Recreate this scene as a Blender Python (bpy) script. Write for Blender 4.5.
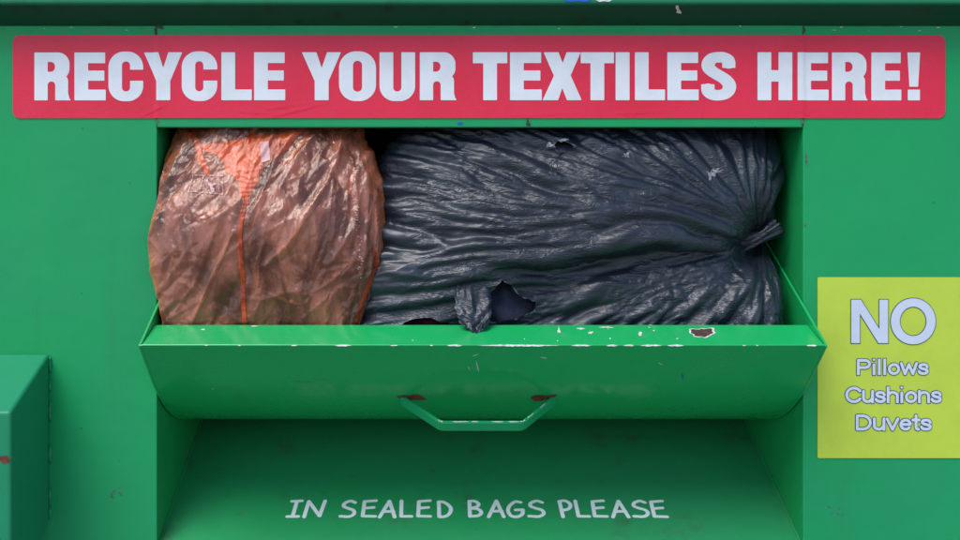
import bpy, math, random
import numpy as np

for o in list(bpy.data.objects):
    bpy.data.objects.remove(o, do_unlink=True)
SC = bpy.context.scene
COL = SC.collection
R = math.radians

# ------------------------------------------------------------------ camera
H = 1.25            # height of the camera axis above the pavement
D = 1.70            # camera distance from the front panel (plane y = 0)
CX = -0.07          # camera stands a little left of the hatch centre
S = 1.6 / 960.0     # metres on the front panel per photo pixel
cam = bpy.data.cameras.new('camera')
cam.sensor_width = 36.0
cam.lens = 36.0 * D / 1.6
cam.shift_x = -CX / 1.6
cam.clip_start = 0.05
cam.clip_end = 500
camo = bpy.data.objects.new('camera', cam)
COL.objects.link(camo)
camo.location = (CX, -D, H)
camo.rotation_euler = (R(90), 0, 0)
SC.camera = camo

# ------------------------------------------------------------------ light
SUN_EL, SUN_AZ = 57.0, 222.0       # soft high light from the front, a little left
w = bpy.data.worlds.new('World')
SC.world = w
w.use_nodes = True
nt = w.node_tree
bg = nt.nodes['Background']
sky = nt.nodes.new('ShaderNodeTexSky')
sky.sky_type = 'NISHITA'
sky.sun_disc = False
sky.sun_elevation = R(SUN_EL)
sky.sun_rotation = R(SUN_AZ)
sky.air_density = 1.0
sky.dust_density = 0.7
sky.ozone_density = 1.0
nt.links.new(sky.outputs[0], bg.inputs[0])
bg.inputs[1].default_value = 0.105
sl = bpy.data.lights.new('sun', 'SUN')
sl.energy = 1.5
sl.angle = R(38)
sl.color = (1.0, 0.97, 0.94)
slo = bpy.data.objects.new('sun', sl)
COL.objects.link(slo)
slo.location = (-2, -4, 6)
# light travels away from the sun: azimuth measured like the sky's sun_rotation
slo.rotation_euler = (R(90 - SUN_EL), 0, R(180 - SUN_AZ))
vs = SC.view_settings
vs.view_transform = 'Standard'
vs.look = 'None'
vs.exposure = 0.95
vs.gamma = 1.0

# ------------------------------------------------------------------ helpers
def px(x, y, depth=0.0):
    """plan position (relative to the camera axis height) of a photo point at a depth"""
    k = 1 + depth / D
    return (S * (x - 438) * k + CX, depth, S * (270 - y) * k)

def mk(name, verts, faces, mat, parent=None, smooth=False, matidx=None):
    me = bpy.data.meshes.new(name)
    v = np.asarray(verts, dtype=float).reshape(-1, 3).copy()
    v[:, 2] += H
    me.from_pydata(v.tolist(), [], [list(map(int, f)) for f in faces])
    if isinstance(mat, (list, tuple)):
        for m in mat: me.materials.append(m)
    else:
        me.materials.append(mat)
    if smooth:
        me.polygons.foreach_set('use_smooth', [True] * len(me.polygons))
    if matidx is not None:
        me.polygons.foreach_set('material_index', matidx)
    me.update()
    o = bpy.data.objects.new(name, me)
    COL.objects.link(o)
    if parent: o.parent = parent
    return o

def grid_mesh(name, P, mat, parent=None, smooth=True, keep=None):
    n, m = P.shape[:2]
    idx = np.arange(n * m).reshape(n, m)
    q = np.stack([idx[:-1, :-1], idx[:-1, 1:], idx[1:, 1:], idx[1:, :-1]], -1).reshape(-1, 4)
    if keep is not None: q = q[keep.reshape(-1)]
    v = P.reshape(-1, 3).copy(); v[:, 2] += H
    me = bpy.data.meshes.new(name)
    me.vertices.add(len(v)); me.vertices.foreach_set('co', v.ravel())
    me.loops.add(len(q) * 4); me.loops.foreach_set('vertex_index', q.ravel().astype(np.int32))
    me.polygons.add(len(q))
    me.polygons.foreach_set('loop_start', np.arange(0, len(q) * 4, 4, dtype=np.int32))
    me.polygons.foreach_set('use_smooth', np.full(len(q), smooth, dtype=bool))
    me.materials.append(mat)
    me.update(calc_edges=True); me.validate()
    o = bpy.data.objects.new(name, me)
    COL.objects.link(o)
    if parent: o.parent = parent
    return o

def box_vf(x0, x1, y0, y1, z0, z1):
    v = [(x, y, z) for x in (x0, x1) for y in (y0, y1) for z in (z0, z1)]
    f = [(0, 1, 3, 2), (4, 6, 7, 5), (0, 4, 5, 1), (2, 3, 7, 6), (0, 2, 6, 4), (1, 5, 7, 3)]
    return v, f

def bevel(o, wdt=0.0012, seg=2):
    m = o.modifiers.new('bevel', 'BEVEL'); m.width = wdt; m.segments = seg; m.limit_method = 'ANGLE'
    m.angle_limit = R(25)
    return o

def box(name, x0, x1, y0, y1, z0, z1, mat, parent=None, b=0.0012):
    v, f = box_vf(x0, x1, y0, y1, z0, z1)
    o = mk(name, v, f, mat, parent)
    if b: bevel(o, b)
    return o

def sweep(name, prof, x0, x1, mat, parent=None, closed=True, smooth=False, nx=1):
    """closed (y,z) outline swept along x from x0 to x1 (capped)"""
    n = len(prof)
    v = [(x, p[0], p[1]) for x in np.linspace(x0, x1, nx + 1) for p in prof]
    f = []
    for k in range(nx):
        for i in range(n):
            j = (i + 1) % n
            f.append((k * n + i, k * n + j, (k + 1) * n + j, (k + 1) * n + i))
    f.append(tuple(range(n - 1, -1, -1)))
    f.append(tuple(nx * n + i for i in range(n)))
    return mk(name, v, f, mat, parent, smooth)

def thick(line, t):
    """offset an open (y,z) line to a closed strip of thickness t (to the left of travel)"""
    L = np.array(line, float)
    d = np.gradient(L, axis=0)
    nrm = np.stack([-d[:, 1], d[:, 0]], 1)
    nrm /= np.linalg.norm(nrm, axis=1)[:, None]
    return np.vstack([L, (L + nrm * t)[::-1]]).tolist()

def tag(o, label=None, cat=None, group=None, kind=None):
    if label: o['label'] = label
    if cat: o['category'] = cat
    if group: o['group'] = group
    if kind: o['kind'] = kind
    return o

def empty(name, loc):
    o = bpy.data.objects.new(name, None)
    o.empty_display_size = 0.05
    COL.objects.link(o)
    o.location = loc
    return o

def adopt(root, *objs):
    """parent while keeping world placement"""
    for o in objs:
        o.parent = root
        o.location = (-root.location[0], -root.location[1], -root.location[2])

# ------------------------------------------------------------------ noise
def _hash(ix, iy, seed):
    ix = ix.astype(np.uint32); iy = iy.astype(np.uint32)
    h = ix * np.uint32(374761393) + iy * np.uint32(668265263) + np.uint32((seed * 2246822519 + 12345) & 0xffffffff)
    h = (h ^ (h >> np.uint32(13))) * np.uint32(1274126177)
    return ((h ^ (h >> np.uint32(16))) & np.uint32(0xffff)).astype(float) / 65535.0

def noise(x, y, seed=0):
    x = np.asarray(x, float); y = np.asarray(y, float)
    x, y = np.broadcast_arrays(x, y)
    fx = np.floor(x); fy = np.floor(y)
    tx = x - fx; ty = y - fy
    ix = fx.astype(np.int64) & 0xffffffff; iy = fy.astype(np.int64) & 0xffffffff
    ix1 = (ix + 1) & 0xffffffff; iy1 = (iy + 1) & 0xffffffff
    def g(a, b, dx, dy):
        an = _hash(a, b, seed) * 2 * np.pi
        return np.cos(an) * dx + np.sin(an) * dy
    sx = tx ** 3 * (tx * (6 * tx - 15) + 10); sy = ty ** 3 * (ty * (6 * ty - 15) + 10)
    a = g(ix, iy, tx, ty); b = g(ix1, iy, tx - 1, ty)
    c = g(ix, iy1, tx, ty - 1); d = g(ix1, iy1, tx - 1, ty - 1)
    return ((a * (1 - sx) + b * sx) * (1 - sy) + (c * (1 - sx) + d * sx) * sy) * 1.5

def sstep(a, b, x):
    t = np.clip((x - a) / (b - a), 0, 1)
    return t * t * (3 - 2 * t)

# ------------------------------------------------------------------ materials
class NT:
    def __init__(s, name):
        s.m = bpy.data.materials.new(name); s.m.use_nodes = True
        s.t = s.m.node_tree; s.b = s.t.nodes['Principled BSDF']; s.out = s.t.nodes['Material Output']
        s.tc = s.t.nodes.new('ShaderNodeTexCoord').outputs['Object']
    def n(s, typ, ins=None, **kw):
        nd = s.t.nodes.new(typ)
        for k, v in kw.items(): setattr(nd, k, v)
        for k, v in (ins or {}).items():
            if hasattr(v, 'is_linked'): s.t.links.new(v, nd.inputs[k])
            else: nd.inputs[k].default_value = v
        return nd
    def noise(s, scale, detail=4, rough=0.55, vec=None, dist=0.0):
        return s.n('ShaderNodeTexNoise', {'Vector': vec or s.tc, 'Scale': scale, 'Detail': detail,
                                          'Roughness': rough, 'Distortion': dist}).outputs['Fac']
    def ramp(s, fac, a, b, lo=0.0, hi=1.0):
        return s.n('ShaderNodeMapRange', {'Value': fac, 'From Min': a, 'From Max': b, 'To Min': lo, 'To Max': hi},
                   interpolation_type='SMOOTHSTEP').outputs[0]
    def mix(s, fac, a, b):
        nd = s.n('ShaderNodeMix', data_type='RGBA')
        for i, v in ((0, fac), (6, a), (7, b)):
            if hasattr(v, 'is_linked'): s.t.links.new(v, nd.inputs[i])
            else: nd.inputs[i].default_value = v if i == 0 else (*v, 1)
        return nd.outputs[2]
    def math(s, op, a, b=0.0):
        return s.n('ShaderNodeMath', {0: a, 1: b}, operation=op).outputs[0]
    def bump(s, h, strength, dist, nrm=None):
        i = {'Height': h, 'Strength': strength, 'Distance': dist}
        if nrm is not None: i['Normal'] = nrm
        return s.n('ShaderNodeBump', i).outputs[0]
    def set(s, **kw):
        for k, v in kw.items():
            k = k.replace('_', ' ')
            if hasattr(v, 'is_linked'): s.t.links.new(v, s.b.inputs[k])
            else: s.b.inputs[k].default_value = (*v, 1) if isinstance(v, tuple) and len(v) == 3 else v
        return s.m

def paint(name, base, rough=0.33, dirt=0.25, dirtcol=(0.10, 0.11, 0.06), fade=0.15, peel=0.25, specks=0.6, spec=0.28):
    s = NT(name)
    big = s.ramp(s.noise(3.0, 5), 0.3, 0.75)
    faded = (base[0] * 1.6 + .004, base[1] * .86 + .01, base[2] * 1.15 + .006)
    c = s.mix(s.math('MULTIPLY', big, fade), base, faded)
    st = s.n('ShaderNodeMapping', {'Vector': s.tc, 'Scale': (14, 14, 1.6)}).outputs[0]
    streak = s.ramp(s.noise(1.0, 5, 0.6, st), 0.55, 0.8)
    c = s.mix(s.math('MULTIPLY', streak, dirt), c, dirtcol)
    sm = s.ramp(s.noise(22, 6, 0.7), 0.60, 0.75)
    c = s.mix(s.math('MULTIPLY', sm, dirt * 0.8), c, dirtcol)
    vor = s.n('ShaderNodeTexVoronoi', {'Vector': s.tc, 'Scale': 26.0, 'Randomness': 1.0})
    dot = s.ramp(vor.outputs['Distance'], 0.028, 0.05, 1.0, 0.0)
    pick = s.ramp(vor.outputs['Color'], 0.72, 0.74)
    c = s.mix(s.math('MULTIPLY', s.math('MULTIPLY', dot, pick), specks), c, (0.03, 0.035, 0.02))
    r = s.ramp(s.noise(9, 6, 0.65), 0.3, 0.7, rough - 0.06, rough + 0.12)
    b1 = s.bump(s.noise(260, 3, 0.6), peel, 0.0006)
    b2 = s.bump(s.noise(5, 3), 0.5, 0.009, b1)
    return s.set(Base_Color=c, Roughness=r, Normal=b2, Specular_IOR_Level=spec)

GREEN = (0.006, 0.33, 0.094)
M = {}
M['wall'] = paint('green_panel_paint', GREEN, 0.36, 0.22, (0.035, 0.15, 0.06), 1.0)
M['header'] = M['wall']
M['drawer'] = paint('green_drawer_paint', (0.010, 0.39, 0.098), 0.19, 0.22, (0.03, 0.15, 0.05), 0.35, peel=0.05, spec=0.55)
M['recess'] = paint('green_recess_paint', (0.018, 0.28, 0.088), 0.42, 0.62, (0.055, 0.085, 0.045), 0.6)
M['roof'] = paint('green_roof_paint', (0.012, 0.20, 0.085), 0.5, 0.55, (0.022, 0.035, 0.018), 0.3)
M['housing'] = paint('green_housing_paint', (0.010, 0.25, 0.105), 0.36, 0.3, (0.05, 0.07, 0.05), 0.3)
M['inside'] = paint('green_inner_paint', (0.012, 0.34, 0.09), 0.4, 0.2)

def simple(name, col, rough=0.5, var=0.25, scale=60, bumpd=0.0005, metal=0.0, bstr=0.4):
    s = NT(name)
    f = s.ramp(s.noise(scale, 5, 0.6), 0.3, 0.7)
    c = s.mix(f, tuple(x * (1 - var) for x in col), tuple(min(1, x * (1 + var)) for x in col))
    return s.set(Base_Color=c, Roughness=rough, Metallic=metal, Normal=s.bump(s.noise(scale * 3, 4), bstr, bumpd))

def banner_mat():
    s = NT('red_banner_vinyl')
    f = s.ramp(s.noise(6, 5), 0.3, 0.7)
    c = s.mix(f, (0.72, 0.012, 0.045), (0.80, 0.018, 0.062))
    d = s.ramp(s.noise(30, 6, 0.7), 0.62, 0.78)
    c = s.mix(s.math('MULTIPLY', d, 0.45), c, (0.30, 0.07, 0.07))
    b = s.bump(s.noise(330, 2, 0.5), 0.7, 0.0007)
    b = s.bump(s.noise(9, 3), 0.3, 0.003, b)
    return s.set(Base_Color=c, Roughness=0.24, Normal=b, Specular_IOR_Level=0.4)
M['banner'] = banner_mat()

def vinyl(name, col, var=0.06, rough=0.4):
    s = NT(name)
    f = s.ramp(s.noise(14, 6, 0.65), 0.35, 0.75)
    c = s.mix(f, col, tuple(x * (1 - var * 2) for x in col))
    g = s.ramp(s.noise(70, 5, 0.7), 0.66, 0.76)
    c = s.mix(s.math('MULTIPLY', g, 0.22), c, tuple(x * 0.6 for x in col))
    b = s.bump(s.noise(330, 2, 0.5), 0.25, 0.0005)
    return s.set(Base_Color=c, Roughness=rough, Normal=b)
M['white'] = vinyl('white_vinyl_print', (0.80, 0.81, 0.83))
M['white_floor'] = vinyl('white_stencil_paint', (0.80, 0.83, 0.82), 0.06, 0.5)
M['lime'] = vinyl('lime_yellow_vinyl', (0.51, 0.65, 0.055), 0.05)
M['navy_ink'] = simple('navy_print', (0.035, 0.06, 0.14), 0.4, 0.1)
M['pale_ink'] = vinyl('pale_blue_white_print', (0.60, 0.66, 0.78), 0.04)
M['rust'] = simple('rusty_steel', (0.15, 0.035, 0.015), 0.75, 0.45, 120)
M['chip_brown'] = simple('bare_primer', (0.075, 0.035, 0.035), 0.6, 0.4, 150)
M['chip_white'] = simple('old_white_paint', (0.66, 0.64, 0.60), 0.5, 0.25, 200)
M['chip_grey'] = simple('grey_scuff', (0.10, 0.13, 0.11), 0.7, 0.5, 300)
M['blue_mark'] = simple('blue_marker', (0.01, 0.09, 0.5), 0.4)
M['dirt'] = simple('dried_dirt', (0.05, 0.05, 0.045), 0.9, 0.4, 200)
M['ground'] = simple('pavement_concrete', (0.24, 0.235, 0.22), 0.85, 0.2, 4, 0.003)
M['maroon'] = simple('maroon_knit', (0.075, 0.012, 0.022), 0.9, 0.3, 200, 0.001)
M['navy_cloth'] = simple('navy_cloth', (0.022, 0.026, 0.055), 0.85, 0.3, 250, 0.001)

def dark_film():
    s = NT('black_bin_liner_film')
    pale = s.ramp(s.noise(5, 5, 0.6), 0.45, 0.75)
    c = s.mix(pale, (0.010, 0.015, 0.025), (0.021, 0.030, 0.045))
    mp = s.n('ShaderNodeMapping', {'Vector': s.tc, 'Scale': (34, 34, 120)}).outputs[0]
    fine = s.math('ABSOLUTE', s.math('SUBTRACT', s.noise(1.0, 3, 0.55, mp, 1.0), 0.5))
    pt = s.ramp(s.noise(13, 3), 0.36, 0.60, 0.15, 1.0)
    b = s.bump(s.math('MULTIPLY', fine, pt), 0.75, 0.006)
    r = s.ramp(s.noise(18, 4), 0.3, 0.7, 0.29, 0.45)
    return s.set(Base_Color=c, Roughness=r, Normal=b, Specular_IOR_Level=0.62)
M['dark_film'] = dark_film()
M['rim_film'] = simple('stretched_film_rim', (0.06, 0.075, 0.095), 0.4, 0.4, 160, 0.002)
M['pale_film'] = simple('pale_film_patch', (0.22, 0.23, 0.26), 0.45, 0.4, 160, 0.002)

def orange_film(name, col, opac, rough=0.28, bs=0.4, ior=1.6):
    s = NT(name)
    mp = s.n('ShaderNodeMapping', {'Vector': s.tc, 'Scale': (150, 150, 70), 'Rotation': (0, R(28), 0)}).outputs[0]
    fine = s.noise(1.0, 3, 0.6, mp, 0.8)
    fine = s.math('ABSOLUTE', s.math('SUBTRACT', fine, 0.5))
    nrm = s.bump(fine, bs, 0.004)
    vor = s.n('ShaderNodeTexVoronoi', {'Vector': s.tc, 'Scale': 70.0, 'Detail': 1.0}, feature='F1').outputs['Distance']
    nrm = s.bump(vor, bs * 0.45, 0.0018, nrm)
    lw0 = s.n('ShaderNodeLayerWeight', {'Blend': 0.5})
    cc = s.mix(s.ramp(lw0.outputs['Facing'], 0.35, 0.8), col, (1.0, 0.26, 0.07))
    s.set(Base_Color=cc, Roughness=rough, Normal=nrm, Specular_IOR_Level=0.5)
    tr = s.n('ShaderNodeBsdfTransparent', {'Color': (0.91, 0.44, 0.30, 1)})
    tl = s.n('ShaderNodeBsdfTranslucent', {'Color': (*col, 1)})
    body = s.n('ShaderNodeMixShader', {0: 0.25, 1: s.b.outputs[0], 2: tl.outputs[0]})
    fac = s.ramp(lw0.outputs['Facing'], 0.35, 0.85, 0.0, 0.7)
    # film clings to the clothes in places and stands off, hazier, in others
    mc = s.n('ShaderNodeMapping', {'Vector': s.tc, 'Scale': (16, 16, 6), 'Rotation': (0, R(25), 0)}).outputs[0]
    cling = s.ramp(s.noise(1.0, 4, 0.6, mc, 0.7), 0.38, 0.64, opac * 0.35, min(0.95, opac * 1.75))
    fac = s.n('ShaderNodeMath', {0: s.math('ADD', fac, cling), 1: 0.0}, operation='ADD', use_clamp=True).outputs[0]
    gl = s.n('ShaderNodeBsdfGlossy', {'Color': (1, .88, .80, 1), 'Roughness': rough, 'Normal': nrm})
    fr = s.n('ShaderNodeFresnel', {'IOR': ior, 'Normal': nrm})
    a = s.n('ShaderNodeMixShader', {0: fac, 1: tr.outputs[0], 2: body.outputs[0]})
    b = s.n('ShaderNodeMixShader', {0: fr.outputs[0], 1: a.outputs[0], 2: gl.outputs[0]})
    s.t.links.new(b.outputs[0], s.out.inputs['Surface'])
    return s.m
M['orange_film'] = orange_film('orange_sack_film', (0.92, 0.31, 0.18), 0.27, 0.19, 0.5, 1.6)
M['orange_tape'] = orange_film('orange_sack_seam', (0.95, 0.12, 0.02), 0.62, 0.35, 0.4, 1.4)
M['orange_double'] = orange_film('orange_sack_doubled_film', (0.95, 0.14, 0.03), 0.60, 0.30, 0.4, 1.45)
M['pink_fold'] = orange_film('orange_sack_pleat', (0.80, 0.26, 0.13), 0.34, 0.22, 0.3, 1.65)
def clothes_mat():
    s = NT('brown_clothes')
    c = s.mix(s.ramp(s.noise(9, 4, 0.6), .35, .65), (0.060, 0.045, 0.042), (0.19, 0.110, 0.080))
    c = s.mix(s.ramp(s.noise(5, 2, 0.5, None, 0.8), .56, .64), c, (0.20, 0.085, 0.045))
    return s.set(Base_Color=c, Roughness=.9, Normal=s.bump(s.noise(60, 4), .5, .003))
M['clothes'] = clothes_mat()
M['pink_label'] = simple('pale_pink_label', (0.62, 0.34, 0.33), 0.5, 0.15, 90)

# ------------------------------------------------------------------ lettering: filled outlines from signed fields
def sd_box(X, Y, x0, y0, x1, y1, r=0.0):
    cx, cy, hx, hy = (x0 + x1) / 2, (y0 + y1) / 2, (x1 - x0) / 2 - r, (y1 - y0) / 2 - r
    dx, dy = np.abs(X - cx) - hx, np.abs(Y - cy) - hy
    return np.hypot(np.maximum(dx, 0), np.maximum(dy, 0)) + np.minimum(np.maximum(dx, dy), 0) - r

def sd_seg(X, Y, a, b):
    ax, ay = a; bx, by = b
    dx, dy = bx - ax, by - ay
    t = np.clip(((X - ax) * dx + (Y - ay) * dy) / (dx * dx + dy * dy + 1e-12), 0, 1)
    return np.hypot(X - ax - t * dx, Y - ay - t * dy)

def sd_path(X, Y, pts, w):
    d = np.full(X.shape, 1e9)
    for a, b in zip(pts[:-1], pts[1:]): d = np.minimum(d, sd_seg(X, Y, a, b))
    return d - w / 2

def sd_poly(X, Y, pts):
    d = np.full(X.shape, 1e9); inside = np.zeros(X.shape, bool)
    n = len(pts)
    for i in range(n):
        a, b = pts[i], pts[(i + 1) % n]
        d = np.minimum(d, sd_seg(X, Y, a, b))
        c = (a[1] > Y) != (b[1] > Y)
        with np.errstate(divide='ignore', invalid='ignore'):
            xi = (b[0] - a[0]) * (Y - a[1]) / ((b[1] - a[1]) if b[1] != a[1] else 1e-9) + a[0]
        inside ^= c & (X < xi)
    return np.where(inside, -d, d)

def U(*f): return np.minimum.reduce(f)
def SUB(a, *bs):
    for b in bs: a = np.maximum(a, -b)
    return a

def fill(F, xs, ys):
    """marching squares fill of F<0; returns 2-D verts and faces"""
    verts, faces, cache = [], [], {}
    ny, nx = F.shape
    def vert(key, p):
        if key not in cache:
            cache[key] = len(verts); verts.append(p)
        return cache[key]
    mn = np.minimum.reduce([F[:-1, :-1], F[:-1, 1:], F[1:, 1:], F[1:, :-1]])
    for j, i in zip(*np.nonzero(mn < 0)):
        cs = [(j, i), (j, i + 1), (j + 1, i + 1), (j + 1, i)]
        poly = []
        for k in range(4):
            a, b = cs[k], cs[(k + 1) % 4]
            fa, fb = F[a], F[b]
            if fa < 0: poly.append(vert(a, (xs[a[1]], ys[a[0]])))
            if (fa < 0) != (fb < 0):
                t = fa / (fa - fb)
                key = (min(a, b), max(a, b))
                poly.append(vert(key, (xs[a[1]] + t * (xs[b[1]] - xs[a[1]]), ys[a[0]] + t * (ys[b[0]] - ys[a[0]]))))
        if len(poly) >= 3: faces.append(poly)
    return verts, faces

def lay(fields, cell, place):
    """fields: list of (fn, x0, x1, y0, y1); place maps 2-D points to 3-D"""
    V, Fc = [], []
    for fn, x0, x1, y0, y1 in fields:
        xs = np.arange(x0 - 2 * cell, x1 + 3 * cell, cell); ys = np.arange(y0 - 2 * cell, y1 + 3 * cell, cell)
        X, Y = np.meshgrid(xs, ys)
        v, f = fill(fn(X, Y), xs, ys)
        o = len(V); V += v; Fc += [[o + i for i in q] for q in f]
    P = [place(a, b) for a, b in V]
    return P, Fc

def smooth_path(pts, n=8):
    P = np.array(pts, float); P = np.vstack([2 * P[0] - P[1], P, 2 * P[-1] - P[-2]])
    out = []
    for i in range(1, len(P) - 2):
        for t in np.linspace(0, 1, n, endpoint=False):
            p0, p1, p2, p3 = P[i - 1:i + 3]
            out.append(0.5 * (2 * p1 + (p2 - p0) * t + (2 * p0 - 5 * p1 + 4 * p2 - p3) * t ** 2 + (3 * p1 - p0 - 3 * p2 + p3) * t ** 3))
    out.append(P[-2])
    return [tuple(p) for p in out]

CH = 47.5     # heavy condensed capitals, in photo pixels
def heavy(ch, w):
    st = 13.4; h = CH
    def g(X, Y):
        if ch == 'E':
            return U(sd_box(X, Y, 0, 0, st, h), sd_box(X, Y, 0, h - 10.4, w - .6, h), sd_box(X, Y, 0, 19.6, w - 1.4, 29.4), sd_box(X, Y, 0, 0, w, 10.4))
        if ch == 'L': return U(sd_box(X, Y, 0, 0, st, h), sd_box(X, Y, 0, 0, w, 10.4))
        if ch == 'I': return sd_box(X, Y, 0, 0, w, h)
        if ch == 'T': return U(sd_box(X, Y, 0, h - 10.6, w, h), sd_box(X, Y, w / 2 - st / 2, 0, w / 2 + st / 2, h))
        if ch == 'H': return U(sd_box(X, Y, 0, 0, st, h), sd_box(X, Y, w - st, 0, w, h), sd_box(X, Y, 0, 18.6, w, 29.6))
        if ch == 'R':
            o = U(sd_box(X, Y, 0, 0, st, h), np.maximum(sd_box(X, Y, -14, 20.2, w - .8, h, 11.5), -X),
                  np.maximum(sd_box(X, Y, 10, -8, w - 2.2, 25.5, 6.5), -Y), np.maximum(sd_poly(X, Y, [(w - 6, 8), (w - 2.2, 7), (w - .9, 1.6), (w + .2, .8), (w + .2, 0), (w - 8, 0)]), -Y))
            return SUB(o, np.maximum(sd_box(X, Y, 5, 28.2, 20.6, 38.4, 4.6), 13.0 - X), sd_box(X, Y, 13.0, -8, 20.8, 18.8, 3.8))
        if ch == 'C':
            o = SUB(sd_box(X, Y, 0, -.9, w, h + .9, 15.5), sd_box(X, Y, 13.2, 8.6, 21.6, h - 8.6, 4.1))
            return SUB(o, sd_box(X, Y, 17.5, 19.2, w + 5, 30.6))
        if ch == 'O': return SUB(sd_box(X, Y, 0, -.9, w, h + .9, 16.5), sd_box(X, Y, 13.6, 8.2, w - 13.6, h - 8.2, 4.6))
        if ch == 'U':
            o = np.maximum(sd_box(X, Y, 0, -.9, w, h + 30, 15.0), Y - h)
            return SUB(o, sd_box(X, Y, 13.4, 8.4, w - 13.4, h + 30, 4.0))
        if ch == 'Y':
            c = w / 2 + .2
            return sd_poly(X, Y, [(0, h), (14.2, h), (c, 31.5), (w - 13.6, h), (w, h), (c + 6.8, 19), (c + 6.8, 0), (c - 6.8, 0), (c - 6.8, 19)])
        if ch == 'X':
            return sd_poly(X, Y, [(.6, h), (15.2, h), (19.4, 36.5), (23.4, h), (w - .8, h), (27.2, 24.6), (w + .2, 0), (23.8, 0), (19, 12.5), (14.8, 0), (-.4, 0), (10.8, 24.2)])
        if ch == 'S':
            p = smooth_path([(27.6, 36.6), (26.6, 40.0), (22.6, 42.3), (17.4, 42.7), (11.2, 41.6), (7.4, 37.2), (7.6, 32.2), (11.6, 28.2), (17.5, 24.6), (23.8, 20.6), (27.9, 15.6), (27.6, 10.2), (23.8, 6.2), (17.6, 4.8), (11.6, 5.4), (7.6, 8.2), (6.7, 11.2)])
            k = 13.2 / 10.4
            d = sd_path(X, Y * k, [(a, b * k) for a, b in p], 13.0)
            return U(d, sd_box(X, Y, 21.2, 32.2, 34, 37), sd_box(X, Y, .2, 10.8, 13.2, 15.6))
        if ch == '!':
            return U(sd_poly(X, Y, [(0, h), (w, h), (w - 2, 13.6), (2, 13.6)]), sd_box(X, Y, .4, 0, w - .2, 10.4))
    return g

# grotesque (notice) glyphs: stroke paths in cap-height units, x advance
def arc(cx, cy, rx, ry, a0, a1, n=18):
    return [(cx + rx * math.cos(R(a)), cy + ry * math.sin(R(a))) for a in np.linspace(a0, a1, n)]
XH = 0.73
GRO = {
 'P': (.74, [[(.09, 0), (.09, .92), (.42, .92)] + arc(.42, .69, .23, .23, 90, -90) + [(.09, .46)]]),
 'D': (.80, [[(.09, .08), (.09, .92), (.36, .92)] + arc(.34, .5, .36, .42, 90, -90) + [(.09, .08)]]),
 'C': (.82, [arc(.44, .5, .36, .43, 35, 325, 30)]),
 'i': (.27, [[(.13, 0), (.13, .63)], [(.13, .975), (.13, 1.02)]]),
 'l': (.27, [[(.13, 0), (.13, 1.0)]]),
 'o': (.64, [arc(.32, XH / 2, .235, .29, 0, 360, 30)]),
 'w': (.86, [[(.05, XH), (.235, .06), (.43, .66), (.625, .06), (.81, XH)]]),
 'v': (.60, [[(.05, XH), (.30, .06), (.55, XH)]]),
 's': (.58, [smooth_path([(.49, .50), (.42, .62), (.28, .655), (.14, .61), (.11, .51), (.18, .42), (.32, .37), (.45, .31), (.49, .21), (.43, .11), (.28, .075), (.14, .115), (.075, .22)], 5)]),
 'u': (.64, [[(.09, XH), (.09, .30)] + arc(.30, .29, .21, .215, 180, 300) + [(.54, .30)], [(.54, XH), (.54, 0)]]),
 'n': (.64, [[(.09, 0), (.09, XH)], [(.09, .44)] + arc(.325, .44, .225, .215, 150, 0) + [(.55, 0)]]),
 'h': (.64, [[(.09, 0), (.09, 1.0)], [(.09, .44)] + arc(.325, .44, .225, .215, 150, 0) + [(.55, 0)]]),
 'e': (.62, [[(.09, .375), (.535, .375)] + arc(.315, .365, .225, .29, 5, 318, 26)]),
 't': (.36, [[(.18, .93), (.18, .20)] + arc(.285, .19, .105, .115, 180, 275), [(.03, .66), (.33, .66)]]),
}
def gro_line(text, x0, x1, base, cap, wt, grow):
    tot = sum(GRO[c][0] for c in text)
    sx = (x1 - x0) / tot
    out, x = [], x0
    for c in text:
        adv, paths = GRO[c]
        def fn(X, Y, paths=paths, x=x):
            d = np.full(X.shape, 1e9)
            for p in paths:
                q = [(x + a * sx, base + b * cap) for a, b in p]
                d = np.minimum(d, sd_path(X, Y, q, wt))
            d = np.maximum(d, np.maximum(base - Y - .4, Y - base - cap - .5))
            return d - grow
        out.append((fn, x - 2, x + adv * sx + 2, base - 2, base + cap + 2))
        x += adv * sx
    return out

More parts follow.
